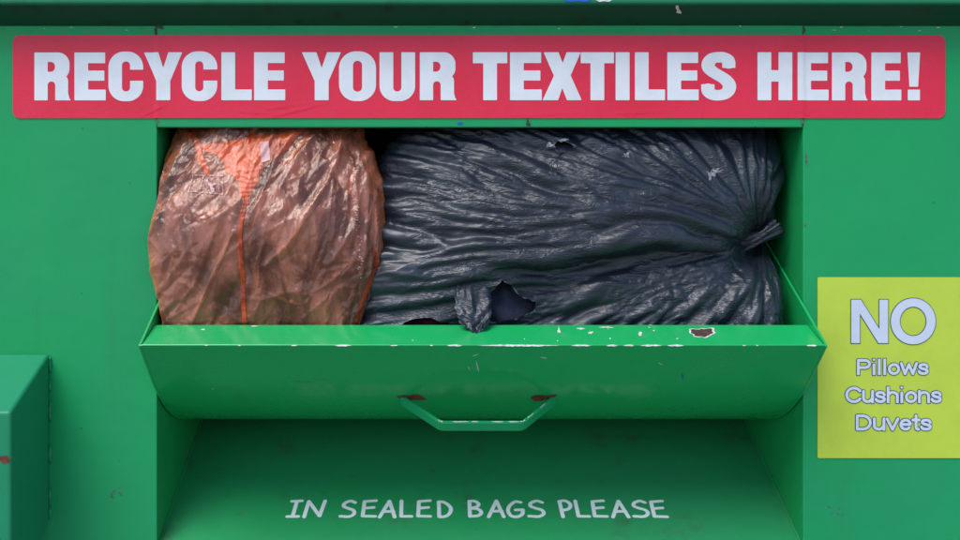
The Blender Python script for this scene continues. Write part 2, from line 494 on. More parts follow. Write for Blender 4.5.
# casual hand-lettered capitals (unit box)
CAS = {
 'I': [[(.18, .97), (.95, 1.0)], [(.57, .98), (.44, .03)], [(.03, .02), (.88, .03)]],
 'N': [[(.03, 0), (.14, .97)], [(.14, .97), (.80, .06)], [(.80, .06), (.97, 1.0)]],
 'S': [smooth_path([(.93, .90), (.62, 1.0), (.25, .88), (.17, .68), (.45, .55), (.85, .42), (.93, .2), (.62, .03), (.03, .05)], 6)],
 'E': [[(.94, 1.0), (.14, .95)], [(.14, .95), (.10, .04)], [(.12, .52), (.82, .57)], [(.10, .04), (.97, .02)]],
 'A': [[(.02, 0), (.58, 1.0)], [(.58, 1.0), (.97, 0)], [(.26, .34), (.86, .36)]],
 'L': [[(.06, 1.0), (.10, .04)], [(.10, .04), (.97, .03)]],
 'D': [smooth_path([(.06, .96), (.45, .92), (.85, .68), (.95, .42), (.75, .14), (.40, .02), (.10, .02)], 6), [(.06, .96), (.10, .02)]],
 'B': [[(.06, .98), (.06, .03)], smooth_path([(.06, .98), (.5, .97), (.78, .80), (.62, .62), (.10, .53)], 6), smooth_path([(.12, .53), (.70, .48), (.96, .28), (.72, .08), (.06, .03)], 6)],
 'G': [smooth_path([(.86, .92), (.55, .96), (.20, .72), (.06, .40), (.22, .08), (.60, .03), (.90, .20), (.94, .46)], 6), [(.94, .46), (.52, .44)]],
 'P': [[(.05, .96), (.16, 0)], smooth_path([(.05, .96), (.55, 1.0), (.93, .80), (.85, .55), (.50, .43), (.14, .42)], 6)],
}

# ------------------------------------------------------------------ ground
g = mk('ground', [(-40, -40, -H), (40, -40, -H), (40, 40, -H), (-40, 40, -H)], [(0, 1, 2, 3)], M['ground'])
tag(g, 'grey concrete pavement under the recycling bank', None, None, 'structure')

# ------------------------------------------------------------------ the bank
bank = empty('textile_bank', (0, 0.5, 0))
tag(bank, 'green painted steel textile recycling bank with an open pull-down drawer', 'recycling bank')
BP = []                       # parts to adopt
XO = 0.5385                   # half width of the hatch
ZT = (270 - 127.5) * S        # underside of the header
ZR = (270 - 25) * S           # underside of the roof overhang
T = 0.004
XB = 1.02
ZB = -H + 0.06
def part(o, label=None):
    BP.append(o)
    if label: o['label'] = label
    return o

part(box('front_panel', -XB, -XO, 0, T, ZB, ZR + .07, M['wall'], None, .0016))
part(box('front_panel', XO, XB, 0, T, ZB, ZR + .07, M['wall'], None, .0016))
part(box('header_panel', -XO + .0006, XO - .0006, -.0016, .006, ZT, ZR + .07, M['header'], None, .002))
part(box('lower_panel', -XO + .0006, XO - .0006, 0, T, ZB, -.4648, M['wall'], None, .0016))
# shell: sides, back, top, bottom
sv, sf = [], []
for b in ((-XB, -XB + T, T + .0005, 1.05, ZB, ZR + .07), (XB - T, XB, T + .0005, 1.05, ZB, ZR + .07),
          (-XB + T, XB - T, 1.05 - T, 1.05, ZB, ZR + .07), (-XB + T, XB - T, .008, 1.05 - T, ZB, ZB + T)):
    v, f = box_vf(*b); o = len(sv); sv += v; sf += [tuple(i + o for i in q) for q in f]
part(mk('body_shell', sv, sf, M['inside']))
for x0 in (-.9, .8):
    part(box('skid_foot', x0, x0 + .1, .05, 1.0, -H, ZB - .0005, M['inside'], None, .004))
# roof with its overhang (open tray turned down along the front edge)
roofprof = [(-.050, ZR + .0233), (-.050, ZR + .075), (1.10, ZR + .110), (1.10, ZR + .0715), (-.001, ZR + .0715), (-.001, ZR)]
M['moss_shade'] = paint('mossy_shaded_soffit', (0.006, 0.075, 0.035), 0.6, 0.85, (0.016, 0.020, 0.008), 0.2, spec=.15)  # moss tint, with the shade under the overhang darkened into the base colour
part(sweep('soffit', [(-.0490, ZR + .0218), (-.0012, ZR - .0008), (-.0012, ZR - .0018), (-.0490, ZR + .0208)], -XB - .045, XB + .045, M['moss_shade']), 'mossy underside of the roof overhang, its shade painted into the colour')
part(bevel(sweep('roof_overhang', roofprof, -XB - .05, XB + .05, M['roof']), .003), 'pale green front edge of the projecting roof')
for j, (rx0, rx1, mm) in enumerate(((563, 592, 'blue_mark'), (596, 612, 'chip_white'))):
    kk = 1 - .05 / D
    pts = [(CX + S * (a - 438) * kk, -.0508, ZR + .0285 + .0030 * b) for a, b in [((rx0 + rx1) / 2 + (rx1 - rx0) / 2 * math.cos(t), math.sin(t) * (1 + .3 * math.sin(5 * t))) for t in np.linspace(0, 6.28, 24, endpoint=False)]]
    part(mk('paint_mark', pts, [tuple(range(24))[::-1]], M[mm]))
pts = []
for a, b in ((676, 3.5), (678.5, 3.8), (679, 7), (681.5, 10.5), (681, 12), (676.5, 11), (677, 8), (675.5, 6)):
    mu = -.0233 / .05
    k = (ZR - mu * D) / (S * (270 - b) - mu * D)
    pts.append((CX + S * (a - 438) * k, -D + D * k, S * (270 - b) * k - .0030))
part(mk('dropping', pts, [tuple(range(8))], M['chip_white']))
# cheeks either side of the hatch
for s in (-1, 1):
    xa, xb = sorted((s * XO, s * (XO + .003)))
    part(box('side_cheek', xa, xb, T + .0003, .62, -.50, ZT + .03, M['inside'], None, 0))
# sloping apron below the drawer
FY, FZ, FM = .019, -.452, .145 / .278
def floor_z(y): return FZ + FM * (y - FY)
fl = thick([(-.0005, floor_z(-.0005)), (.09, floor_z(.09)), (.2, floor_z(.2)), (.345, floor_z(.345))][::-1], .003)
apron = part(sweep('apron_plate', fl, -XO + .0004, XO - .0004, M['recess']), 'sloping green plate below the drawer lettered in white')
part(box('rear_plate', -XO + .0006, XO - .0006, .346, .349, floor_z(.345), -.258, M['inside'], None, 0))
# weld beads where the apron meets the cheeks
for s in (-1, 1):
    rr = random.Random(4 + s)
    v, f = [], []
    n = 60
    for i in range(n):
        y = .006 + (.33 - .006) * i / (n - 1)
        r = .0022 + rr.uniform(-.0005, .0006)
        for k in range(6):
            a = k / 6 * 2 * math.pi
            v.append((s * (XO - .0012) + r * math.cos(a), y, floor_z(y) + .0008 + r * math.sin(a)))
    for i in range(n - 1):
        for k in range(6): f.append((i * 6 + k, i * 6 + (k + 1) % 6, i * 6 + 6 + (k + 1) % 6, i * 6 + 6 + k))
    part(mk('weld_bead', v, f, M['recess'], None, True))

def hit(x, y, y0, z0, m, lift=0.0):
    """where the sight line of a photo point meets the plate z = z0 + m*(y-y0)"""
    k = (z0 - m * D - m * y0) / (S * (270 - y) - m * D)
    nn = math.hypot(1, m)
    return (CX + S * (x - 438) * k, -D + D * k - lift * m / nn, S * (270 - y) * k + lift / nn)

# stencilled words on the apron: rectangle sizes measured on the plate itself
cas = [('I', 287.5, 302), ('N', 304, 325.5), ('S', 340, 356.5), ('E', 361, 377), ('A', 379, 396.5), ('L', 399.5, 413), ('E', 416, 431.5),
       ('D', 437, 452.5), ('B', 468, 482.5), ('A', 487, 504.5), ('G', 506, 524.5), ('S', 527, 545), ('P', 559, 572.5), ('L', 575, 589),
       ('E', 591, 606.5), ('A', 610, 628), ('S', 631, 648.5), ('E', 650, 666)]
ya, yb = .0657, .1028
dl = math.hypot(yb - ya, FM * (yb - ya))
jr = random.Random(9)
kx = S * (1 + .084 / D)
ca, sa = math.cos(math.atan(FM)), math.sin(math.atan(FM))
def on_apron(x, v):
    s_ = v * dl / 24.6
    return (CX + (x - 438) * kx, ya + s_ * ca - .0004 * sa, floor_z(ya) + s_ * sa + .0004 * ca)
for wa, wb in ((0, 2), (2, 8), (8, 12), (12, 18)):
    fields = []
    for ch, a, b in cas[wa:wb]:
        dy0 = jr.uniform(-.4, .4)
        def fn(X, Y, ch=ch, a=a, b=b, dy0=dy0):
            d = np.full(X.shape, 1e9)
            for p in CAS[ch]:
                d = np.minimum(d, sd_path(X, Y, [(a + .9 + u * (b - a - 1.8), dy0 + v * 24.6) for u, v in p], 3.9))
            return d
        fields.append((fn, a - 2, b + 2, -3, 28))
    P, F_ = lay(fields, .45, on_apron)
    let = mk('lettering', P, F_, M['white_floor'], apron)
    let['label'] = 'white hand style word ' + ''.join(q[0] for q in cas[wa:wb])

# ------------------------------------------------------------------ banner
def banner_y(x, z):
    x = np.asarray(x, float); z = np.asarray(z, float)
    y = -.0016 - .0016 * (1 - sstep(XO - .004, XO + .006, np.abs(x)))
    for sx in (-XO, XO):
        y = y - .0004 * np.exp(-((x - sx + .002 * np.sin(z * 60)) / .0035) ** 2)
    # small trapped-air wrinkles
    for (cx_, cz_, ang, ln, amp) in ((-.305, .2655, 14, .05, .0008), (-.33, .272, 8, .03, .0006), (-.37, .262, -6, .03, .0005),
                                    (.26, .262, 4, .05, .0005), (-.54, .267, 25, .02, .0007), (.54, .262, -20, .02, .0006), (.1, .259, 2, .06, .0004)):
        u = (x - cx_) * math.cos(R(ang)) + (z - cz_) * math.sin(R(ang))
        v = -(x - cx_) * math.sin(R(ang)) + (z - cz_) * math.cos(R(ang))
        y = y - amp * np.exp(-(u / ln) ** 2 - (v / .0022) ** 2)
    return y
def wall_pt(x, y): return (S * (x - 480), S * (270 - y))
def lay_wall(fields, cell, lift, yfun):
    def pl(a, b):
        X_, Z_ = wall_pt(a, b)
        return (X_, 0, Z_)
    P, F_ = lay(fields, cell, pl)
    P = np.array(P)
    P[:, 1] = yfun(P[:, 0], P[:, 2]) - lift
    return P, [f[::-1] for f in F_]
P, F_ = lay_wall([(lambda X, Y: sd_box(X, Y, 13, 35.2, 945, 118.4, 7.5), 13, 945, 35, 119)], 1.3, 0, banner_y)
banner = part(mk('banner_sticker', P, F_, M['banner'], None, True), 'long red banner reading RECYCLE YOUR TEXTILES HERE in white')
words = [[('R', 35, 70.6), ('E', 75, 106), ('C', 109, 143.4), ('Y', 144.6, 182.6), ('C', 182.4, 217.6), ('L', 222, 252), ('E', 254.6, 285.4)],
         [('Y', 302.4, 341), ('O', 339.4, 376), ('U', 379.8, 415), ('R', 420, 456)],
         [('T', 473, 507), ('E', 510, 541.4), ('X', 543, 581), ('T', 580.6, 613.4), ('I', 615.4, 629), ('L', 634.6, 664.4), ('E', 667, 698), ('S', 700.6, 736)],
         [('H', 757, 791.4), ('E', 797, 828), ('R', 831.6, 866.6), ('E', 871, 900.6), ('!', 907, 919.4)]]
for wd in words:
    fields = []
    for ch, a, b in wd:
        gfn = heavy(ch, b - a)
        fields.append((lambda X, Y, gfn=gfn, a=a: gfn(X - a, 100.4 - Y) - .15, a - 1, b + 1, 100.4 - CH - 2, 102.4))
    P, F_ = lay_wall(fields, .6, .0004, banner_y)
    lo = mk('lettering', P, F_, M['white'], banner, True)
    lo['label'] = 'bold white word ' + ''.join(c for c, _, _ in wd)

# ------------------------------------------------------------------ lime notice
flat_y = lambda x, z: np.full(np.shape(x), -.0012)
P, F_ = lay_wall([(lambda X, Y: sd_box(X, Y, 817.3, 277.2, 988, 458, .8), 817, 988, 277, 459)], 1.2, 0, flat_y)
notice = part(mk('notice_sticker', P, F_, M['lime']), 'lime yellow notice banning pillows, cushions and duvets')
def big_no(grow):
    def N(X, Y):
        return U(sd_box(X, Y, 850.6, 299.6, 859.4, 343), sd_box(X, Y, 878.8, 299.6, 887.6, 343),
                 sd_poly(X, Y, [(850.6, 299.6), (860.4, 299.6), (887.6, 343), (877.8, 343)])) - grow
    def O(X, Y):
        r = np.hypot((X - 912.6) / 22.4, (Y - 321.3) / 23.0)
        r2 = np.hypot((X - 912.6) / 13.2, (Y - 321.3) / 14.6)
        return SUB((r - 1) * 22.6, (r2 - 1) * 13.8) - grow
    return [(N, 848, 890, 297, 346), (O, 887, 938, 296, 347)]
def flip(fs):   # glyph rows are built upward; photo rows run downward
    return [(lambda X, Y, f=f: f(X, -Y), x0, x1, -y1, -y0) for f, x0, x1, y0, y1 in fs]
lines = [('Pillows', 856, 928.5, 374.6, 15.6), ('Cushions', 844.6, 941.5, 402.6, 15.8), ('Duvets', 854.8, 931.6, 430.2, 15.8)]
rows = [('NO', lambda gw: big_no(gw))] + [(t, lambda gw, q=(t, a, b, base, cap): flip(gro_line(q[0], q[1], q[2], -q[3], q[4], 2.9, gw))) for t, a, b, base, cap in lines]
for wd, mkf in rows:
    for lift, grow, mat, lab in ((.0005, .7, 'navy_ink', 'navy outline of the word '), (.001, -.05, 'pale_ink', 'pale printed word ')):
        P, F_ = lay_wall(mkf(grow), .3, lift, flat_y)
        o = mk('lettering', P, F_, M[mat], notice); o['label'] = lab + wd

# ------------------------------------------------------------------ lock housing on the left
hx = (50 - 480) * S
hp = [(-.0025, -.139), (-.155, -.215), (-.155, -.497), (-.0025, -.418)]
hous = part(bevel(sweep('lock_housing', hp, -.96, hx, M['housing']), .005, 3), 'green steel box with a sloping top welded to the front')
hr = random.Random(3)
for i, (py0, py1) in enumerate(((357, 372), (381, 391), (402, 421), (446, 462), (488, 505), (508, 519))):
    z1, z0 = (270 - py0) * S, (270 - py1) * S
    v, f = [], []
    n = 9
    for q in range(n):
        z = z0 + (z1 - z0) * q / (n - 1)
        r = .0035 * (.5 + .5 * math.sin(math.pi * q / (n - 1))) * hr.uniform(.8, 1.25)
        for k in range(7):
            a = k / 7 * 2 * math.pi
            v.append((hx + .0005 + r * math.cos(a), -.001 + r * math.sin(a), z))
    for q in range(n - 1):
        for k in range(7): f.append((q * 7 + k, q * 7 + (k + 1) % 7, q * 7 + 7 + (k + 1) % 7, q * 7 + 7 + k))
    f += [tuple(range(6, -1, -1)), tuple((n - 1) * 7 + k for k in range(7))]
    mk('weld_bead', v, f, M['housing'], hous, True)

def blob(cx, cy, rx, ry, seed, n=28, rough=.35):
    rr = np.random.RandomState(seed)
    a = np.linspace(0, 2 * np.pi, n, endpoint=False)
    rad = 1 + rough * noise(np.cos(a) * 1.7 + seed * 3.1, np.sin(a) * 1.7 + seed, seed) * 1.6 + rr.uniform(-.08, .08, n)
    return [(cx + rx * r_ * math.cos(t), cy + ry * r_ * math.sin(t)) for r_, t in zip(rad, a)]
def wall_blob(name, cx, cy, rx, ry, seed, mat, yy=-.0007, parent=None, n=28, rough=.35):
    pts = [wall_pt(*p) for p in blob(cx, cy, rx, ry, seed, n, rough)]
    o = mk(name, [(a, yy, b) for a, b in pts], [tuple(range(len(pts)))[::-1]], mat, parent)
    return o if parent else part(o)
for i, (cx, cy, rx, ry) in enumerate(((116, 491, 5.0, 4.0), (112, 498, 3, 3.5), (121, 487, 2.2, 1.6), (835, 511, 4.5, 3.6), (830, 508, 2.4, 2), (842, 514, 2.2, 1.5))):
    for j in range(4):
        r_ = random.Random(i * 7 + j)
        wall_blob('scuff_mark', cx + r_.uniform(-rx, rx), cy + r_.uniform(-ry, ry), rx * .22, ry * .25, 40 + i * 5 + j, M['chip_grey'], -.0006, None, 12, .7)
wall_blob('blue_mark', 460, 123.5, 2.6, 1.3, 5, M['blue_mark'], -.0024)
wall_blob('dirt_spot', 527.5, 121.5, 1.2, 2.4, 6, M['dirt'], -.0064)
wall_blob('dirt_spot', 528, 124.5, 2.2, 1.6, 7, M['dirt'], -.0024)
for i, (cx, cy, rx, ry) in enumerate(((157, 30, 2.6, 4.5), (161, 27, 3.4, 2.2), (803, 29, 2, 4), (158, 122, 1.2, 3), (801.5, 122, 1.3, 3.2), (805, 224, 1, 2), (806, 160, .8, 5))):
    wall_blob('dirt_spot', cx, cy, rx, ry, 70 + i, M['dirt'] if i < 3 else M['chip_grey'], -.0024 if i in (1, 3, 4) else -.0009)
# chips and dust along the top of the panel
for i in range(46):
    r_ = random.Random(100 + i)
    x = r_.uniform(2, 958); 
    wall_blob('dust_fleck', x, 26.4 + r_.random() ** 2 * 6, r_.uniform(.5, 1.8), r_.uniform(.25, .6), 200 + i, M['chip_white'] if r_.random() < .35 else M['recess'],
              -.0024 if abs(x - 480) < 320 else -.0008, None, 9, .6)
# rust chip on the housing front
pts = blob(0, 0, 1, 1, 12)
mk('paint_chip', [(px(5.5, 459, -.155)[0] + a * .0085, -.1556, px(5.5, 459, -.155)[2] + b * .0055) for a, b in pts], [tuple(range(len(pts)))[::-1]], M['rust'], hous)

# ------------------------------------------------------------------ pull-down drawer
XD = 0.535
PROF = [(-.114, -.118), (-.100, -.1301), (-.085, -.1431), (-.07, -.1561), (-.055, -.1691), (-.042, -.1803), (-.031, -.189), (-.018, -.1985), (0, -.2105), (.025, -.226), (.05, -.2388),
        (.08, -.2515), (.11, -.2615), (.144, -.2695), (.18, -.2745), (.22, -.277), (.26, -.2765), (.30, -.271), (.34, -.258), (.38, -.236), (.41, -.205)]
drawer = part(sweep('drawer', thick(PROF, .003), -XD, XD, M['drawer'], None, True, True), 'green pull-down drawer with curved underside and chipped lip')
es = drawer.modifiers.new('edge', 'EDGE_SPLIT'); es.split_angle = R(35)
LY0, LZ0, LY1, LZ1 = -.1143, -.1172, -.041, -.0895
LM = (LZ1 - LZ0) / (LY1 - LY0)
lipprof = [(LY0, LZ0 - .0005), (LY0, LZ0), (LY1, LZ1), (LY1 + .0015, LZ1 - .001), (LY1 + .0015, LZ1 - .022), (LY1 - .0015, LZ1 - .022), (LY1 - .0015, LZ1 - .0035), (LY0 + .004, LZ0 - .0015)]
lip = bevel(sweep('lip_flange', lipprof, -XD + .0042, XD - .0042, M['drawer'], drawer, nx=40), .0012)
lip['label'] = 'bright green chipped lip along the drawer top'
slope = (.0215 + .118) / (.126 + .114)
top = [(.41, -.118 + slope * .524), (-.114, -.1175)]
for s in (-1, 1):
    prof = PROF + top
    prof = [(a, b) for a, b in prof]
    xa, xb = sorted((s * XD, s * (XD - .004)))
    inset = [(a + (.0004 if i < 7 else 0), b + .0003) for i, (a, b) in enumerate(prof)]
    bevel(sweep('end_plate', [(a - .0012, b - .001) if i < len(PROF) else (a, b + .001) for i, (a, b) in enumerate(inset)], xa + s * .0007, xb + s * .0007, M['drawer'], drawer), .001)

# handle: a flat bar bent to a tray shape, standing off along the skin's normal
hy, hz = .004, -.2125
nv = np.array([-.80, -.60]); nv /= np.linalg.norm(nv)
tv = np.array([nv[1], -nv[0]]) * -1
path = [(-.1335, -.006), (-.128, .001), (-.0700, .054), (-.066, .0568), (-.061, .0580), (.063, .0580), (.068, .0568), (.0720, .054), (.1225, .001), (.128, -.006)]
v, f = [], []
pa = np.array(path); dd = np.gradient(pa, axis=0); nn = np.stack([-dd[:, 1], dd[:, 0]], 1); nn /= np.linalg.norm(nn, axis=1)[:, None]
for p, n_ in zip(pa, nn):
    for th, wd in ((-.0030, -.001), (.0030, -.001), (.0030, .0175), (-.0030, .0175)):
        q = p + n_ * th
        yz = np.array([hy, hz]) + nv * q[1] + tv * wd
        v.append((q[0], yz[0], yz[1]))
for i in range(len(path) - 1):
    for k in range(4): f.append((i * 4 + k, i * 4 + 4 + k, i * 4 + 4 + (k + 1) % 4, i * 4 + (k + 1) % 4))
f += [(0, 1, 2, 3), tuple((len(path) - 1) * 4 + k for k in (3, 2, 1, 0))]
M['handle'] = paint('green_handle_paint', (0.008, 0.36, 0.12), 0.34, 0.1, spec=.3)
handle = bevel(mk('handle', v, f, M['handle'], drawer), .0009)
handle['label'] = 'bent flat bar handle with worn white edge'
# worn edge of the handle: thin ragged flakes along its upper rim
def flake_strip(name, pts3, wid, mat, parent, seed, up):
    rr = random.Random(seed)
    up = np.array(up, float)
    v, f = [], []
    n = len(pts3)
    for i, p in enumerate(pts3):
        e = min(1, 4 * min(i, n - 1 - i) / (n - 1))
        a = wid * e * rr.uniform(.55, 1.1); b = wid * e * rr.uniform(.3, .9)
        v += [tuple(np.array(p) + up * a), tuple(np.array(p) - up * b)]
    for i in range(n - 1): f.append((2 * i, 2 * i + 2, 2 * i + 3, 2 * i + 1))
    return mk(name, v, f, mat, parent)
def hpt(i, t, wd=-.0012, th=-.0012):
    p = pa[i] * (1 - t) + pa[i + 1] * t
    yz = np.array([hy, hz]) + nv * p[1] + tv * wd
    return (p[0], yz[0], yz[1])
flakes = [(4, .10, .34), (4, .36, .46), (4, .62, .80), (4, .84, 1.0), (5, 0, 1), (6, 0, 1), (7, .05, .3), (7, .5, .72), (2, 0, 1), (3, 0, .8)]
wtop = -.0014
for j, (i, a, b) in enumerate(flakes):
    flake_strip('paint_chip', [hpt(i, t, wtop) for t in np.linspace(a, b, 9)], .0016, M['chip_white'], handle, 300 + j, (0, nv[0], nv[1]))

# chips on the lip
def lip_blob(cx, cy, rx, ry, seed, mat, name='paint_chip', n=30, rough=.35, lift=.0006):
    pts = [hit(a, b, LY0, LZ0, LM, lift) for a, b in blob(cx, cy, rx, ry, seed, n, rough)]
    return mk(name, pts, [tuple(range(len(pts)))[::-1]], mat, drawer)
lip_blob(703, 332.2, 11.5, 4.8, 21, M['chip_white'], rough=.3, lift=.0005)
lip_blob(702.5, 332.4, 9.6, 4.0, 21, M['chip_brown'], rough=.3, lift=.0009)['label'] = 'large brown paint chip on the lip'
sr = random.Random(77)
for i in range(8):
    cx = sr.choice((sr.uniform(470, 700), sr.uniform(555, 620), sr.uniform(150, 800)))
    lip_blob(cx, 326.5 + sr.random() * 15, sr.uniform(.4, 1.0), sr.uniform(.3, .7), 400 + i, M['chip_white'], 'paint_fleck', 9, .6)
for i, (cx, cy, rx, ry) in enumerate(((581, 329, 5, 1), (559, 331, 1.2, 3), (591, 333, 2, 1.6), (606, 327.5, 6, .9), (640, 334, 1.6, 2.2), (203, 330, 2.4, .7), (255, 326.6, 3, .7))):
    lip_blob(cx, cy, rx, ry, 440 + i, M['chip_white'], 'paint_fleck', 14, .6)
# white wear along the outer edge of the lip: ragged slivers over the fold
ER = random.Random(5)
segs = [(478, 560), (571, 591), (606, 618), (623, 634), (640, 662), (667, 684), (806, 817), (291, 297), (205, 208), (334, 352), (238, 241), (390, 398), (430, 433), (447, 462), (742, 746), (756, 758)]
for j, (a, b) in enumerate(segs):
    k0 = 1 + LY0 / D
    pts = [(CX + S * (t - 438) * k0, LY0 - .0011, LZ0 - .0002) for t in np.linspace(a, b, max(5, int((b - a) / 2)))]
    big = .0017 if (b - a) > 9 else .001
    flake_strip('paint_chip', pts, big, M['chip_white'], drawer, 500 + j, (0, .35, .94))
# scratches on the drawer face below the lip
FYm = (PROF[6][1] - PROF[0][1]) / (PROF[6][0] - PROF[0][0])
def face_pt(x, y, lift=.0007):
    k = (PROF[0][1] - FYm * D - FYm * PROF[0][0]) / (S * (270 - y) - FYm * D)
    nn_ = math.hypot(1, FYm)
    return (CX + S * (x - 438) * k, -D + D * k + lift * FYm / nn_, S * (270 - y) * k - lift / nn_)
for j, (x0, y0, x1, y1, wd, mt) in enumerate(((472, 356, 479, 353.5, .8, 'chip_white'), (476, 360, 479, 372, .7, 'pale_ink'), (540, 356.5, 547, 358, .9, 'chip_white'), (658, 362, 663, 365, .8, 'chip_white'),
                                         (682, 372, 683, 381, .9, 'blue_mark'), (290, 381, 315, 381.6, .5, 'dirt'), (322, 379.5, 330, 379, .5, 'dirt'), (468, 366, 470, 370, .5, 'chip_white'), (212, 388, 214, 389, .6, 'chip_white'))):
    pts = [face_pt(x0 + (x1 - x0) * t, y0 + (y1 - y0) * t) for t in np.linspace(0, 1, 8)]
    dx, dy = x1 - x0, y1 - y0
    L_ = math.hypot(dx, dy)
    a_, b_ = np.array(face_pt(x0, y0)), np.array(face_pt(x0 - dy / L_, y0 + dx / L_))
    flake_strip('scratch', pts, wd * S * .8, M[mt], drawer, 600 + j, (b_ - a_) / np.linalg.norm(b_ - a_))
# rust around the handle welds
def skin_pt(x, q, lift):
    """point on the curved skin: x and profile parameter q"""
    i = min(int(q), len(PROF) - 2); t = q - i
    a_ = np.array(PROF[i]) * (1 - t) + np.array(PROF[i + 1]) * t
    d = np.array(PROF[i + 1]) - np.array(PROF[i]); d /= np.linalg.norm(d)
    n2 = np.array([d[1], -d[0]])
    return (x, a_[0] + n2[0] * lift, a_[1] + n2[1] * lift)
for j, (cx, cq, rx, rq) in enumerate(((-.114, 8.2, .015, .5), (.107, 8.2, .016, .5))):
    v, f = [skin_pt(cx, cq, .0008)], []
    bl = blob(0, 0, 1, 1, 80 + j, 26, .6)
    for ring in (.5, 1.0):
        v += [skin_pt(cx + a * rx * ring, cq + b * rq * ring, .0008) for a, b in bl]
    n = len(bl)
    for i in range(n):
        f += [(0, 1 + i, 1 + (i + 1) % n), (1 + i, 1 + n + i, 1 + n + (i + 1) % n, 1 + (i + 1) % n)]
    mk('rust_patch', v, f, M['rust'], drawer)
adopt(bank, *BP)

# ------------------------------------------------------------------ crumpled film: relax an over-long sheet on a pillow
def normals(P):
    a = np.gradient(P, axis=1); b = np.gradient(P, axis=0)
    n = np.cross(a, b)
    n /= np.linalg.norm(n, axis=2)[..., None] + 1e-12
    if n[P.shape[0] // 2, P.shape[1] // 2, 1] > 0: n = -n
    return n

def _pairs(n, m):
    sl = []
    for o in (0, 1):
        sl.append((np.s_[:, o:m - 1:2], np.s_[:, o + 1:m:2]))
        sl.append((np.s_[o:n - 1:2, :], np.s_[o + 1:n:2, :]))
        sl.append((np.s_[o:n - 1:2, :-1], np.s_[o + 1:n:2, 1:]))
        sl.append((np.s_[o:n - 1:2, 1:], np.s_[o + 1:n:2, :-1]))
    return sl

def relax(P0, P, excess, iters, kf=.02, kb=.05, collide=None, ks=.9):
    n, m = P.shape[:2]
    pr = []
    for A, B in _pairs(n, m):
        pa_, pb_ = P0[A], P0[B]
        h = min(pa_.shape[0], pb_.shape[0]); wv = min(pa_.shape[1], pb_.shape[1])
        d = pb_[:h, :wv] - pa_[:h, :wv]
        L = np.linalg.norm(d, axis=2) * (1 + excess(d, .5 * (pa_[:h, :wv] + pb_[:h, :wv])))
        pr.append((A, B, h, wv, L))
    N = normals(P0)
    for it in range(iters):
        for A, B, h, wv, L in pr:
            a = P[A][:h, :wv]; b = P[B][:h, :wv]
            d = b - a
            l = np.sqrt((d * d).sum(2)) + 1e-9
            c = d * ((ks * .5 * (l - L) / l)[..., None])
            a += c; b -= c
        # bending: slight smoothing
        lap = np.zeros_like(P)
        lap[1:-1, 1:-1] = .25 * (P[:-2, 1:-1] + P[2:, 1:-1] + P[1:-1, :-2] + P[1:-1, 2:]) - P[1:-1, 1:-1]
        P += kb * lap
        P += kf * (P0 - P)
        if collide is not None: collide(P)
    return P

def up2(P):
    n, m = P.shape[:2]
    Q = np.zeros((2 * n - 1, m, 3)); Q[::2] = P
    Pp = np.concatenate([2 * P[:1] - P[1:2], P, 2 * P[-1:] - P[-2:-1]])
    Q[1::2] = (-Pp[:-3] + 9 * Pp[1:-2] + 9 * Pp[2:-1] - Pp[3:]) / 16
    W = np.zeros((2 * n - 1, 2 * m - 1, 3)); W[:, ::2] = Q
    Qp = np.concatenate([2 * Q[:, :1] - Q[:, 1:2], Q, 2 * Q[:, -1:] - Q[:, -2:-1]], axis=1)
    W[:, 1::2] = (-Qp[:, :-3] + 9 * Qp[:, 1:-2] + 9 * Qp[:, 2:-1] - Qp[:, 3:]) / 16
    return W

def pillow(n, m, xc, a, zc, b, yc, c, e, rho, shape=None, wrap=.97):
    s = np.linspace(-wrap, wrap, m)[None, :] * np.ones((n, 1)); t = np.linspace(-wrap, wrap, n)[:, None] * np.ones((1, m))
    u, v = np.sin(s * np.pi / 2), np.sin(t * np.pi / 2)
    x = u * np.sqrt(1 - rho * v * v / 2); z = v * np.sqrt(1 - rho * u * u / 2)
    X, Z = xc + a * x, zc + b * z
    Y = yc - c * (np.cos(s * np.pi / 2) * np.cos(t * np.pi / 2)) ** e
    if shape: X, Y, Z = shape(X, Y, Z, u, v)
    return np.stack([X, Y, Z], -1)

PY = np.array([p[0] for p in PROF]); PZ = np.array([p[1] for p in PROF])
def hold(P):
    """film pressed back by the real edges: header, lip, cheeks and drawer skin"""
    x, y, z = P[..., 0], P[..., 1], P[..., 2]
    np.maximum(y, .0085 - np.maximum(ZT - .003 - z, 0) * 2.5, out=y)
    np.maximum(y, LY1 + .004 - np.maximum(z - LZ1 - .002, 0) * 2.5, out=y)
    lim = XO - .006 + .026 * sstep(-.006, -.034, y)
    np.clip(x, -lim, lim, out=x)
    np.maximum(z, np.interp(y, PY, PZ) + .005, out=z)
def rest(P, m=.012):
    """where a full sack settles behind the header and the lip, leaving room for folds"""
    x, y, z = P[..., 0], P[..., 1], P[..., 2]
    lo = np.maximum(.0085 + m - np.maximum(ZT - z, 0) * .55, LY1 + .004 + m * .6 - np.maximum(z - LZ1, 0) * .17)
    k = .012
    y[...] = lo + .5 * ((y - lo) + np.sqrt((y - lo) ** 2 + k * k))
    hold(P)
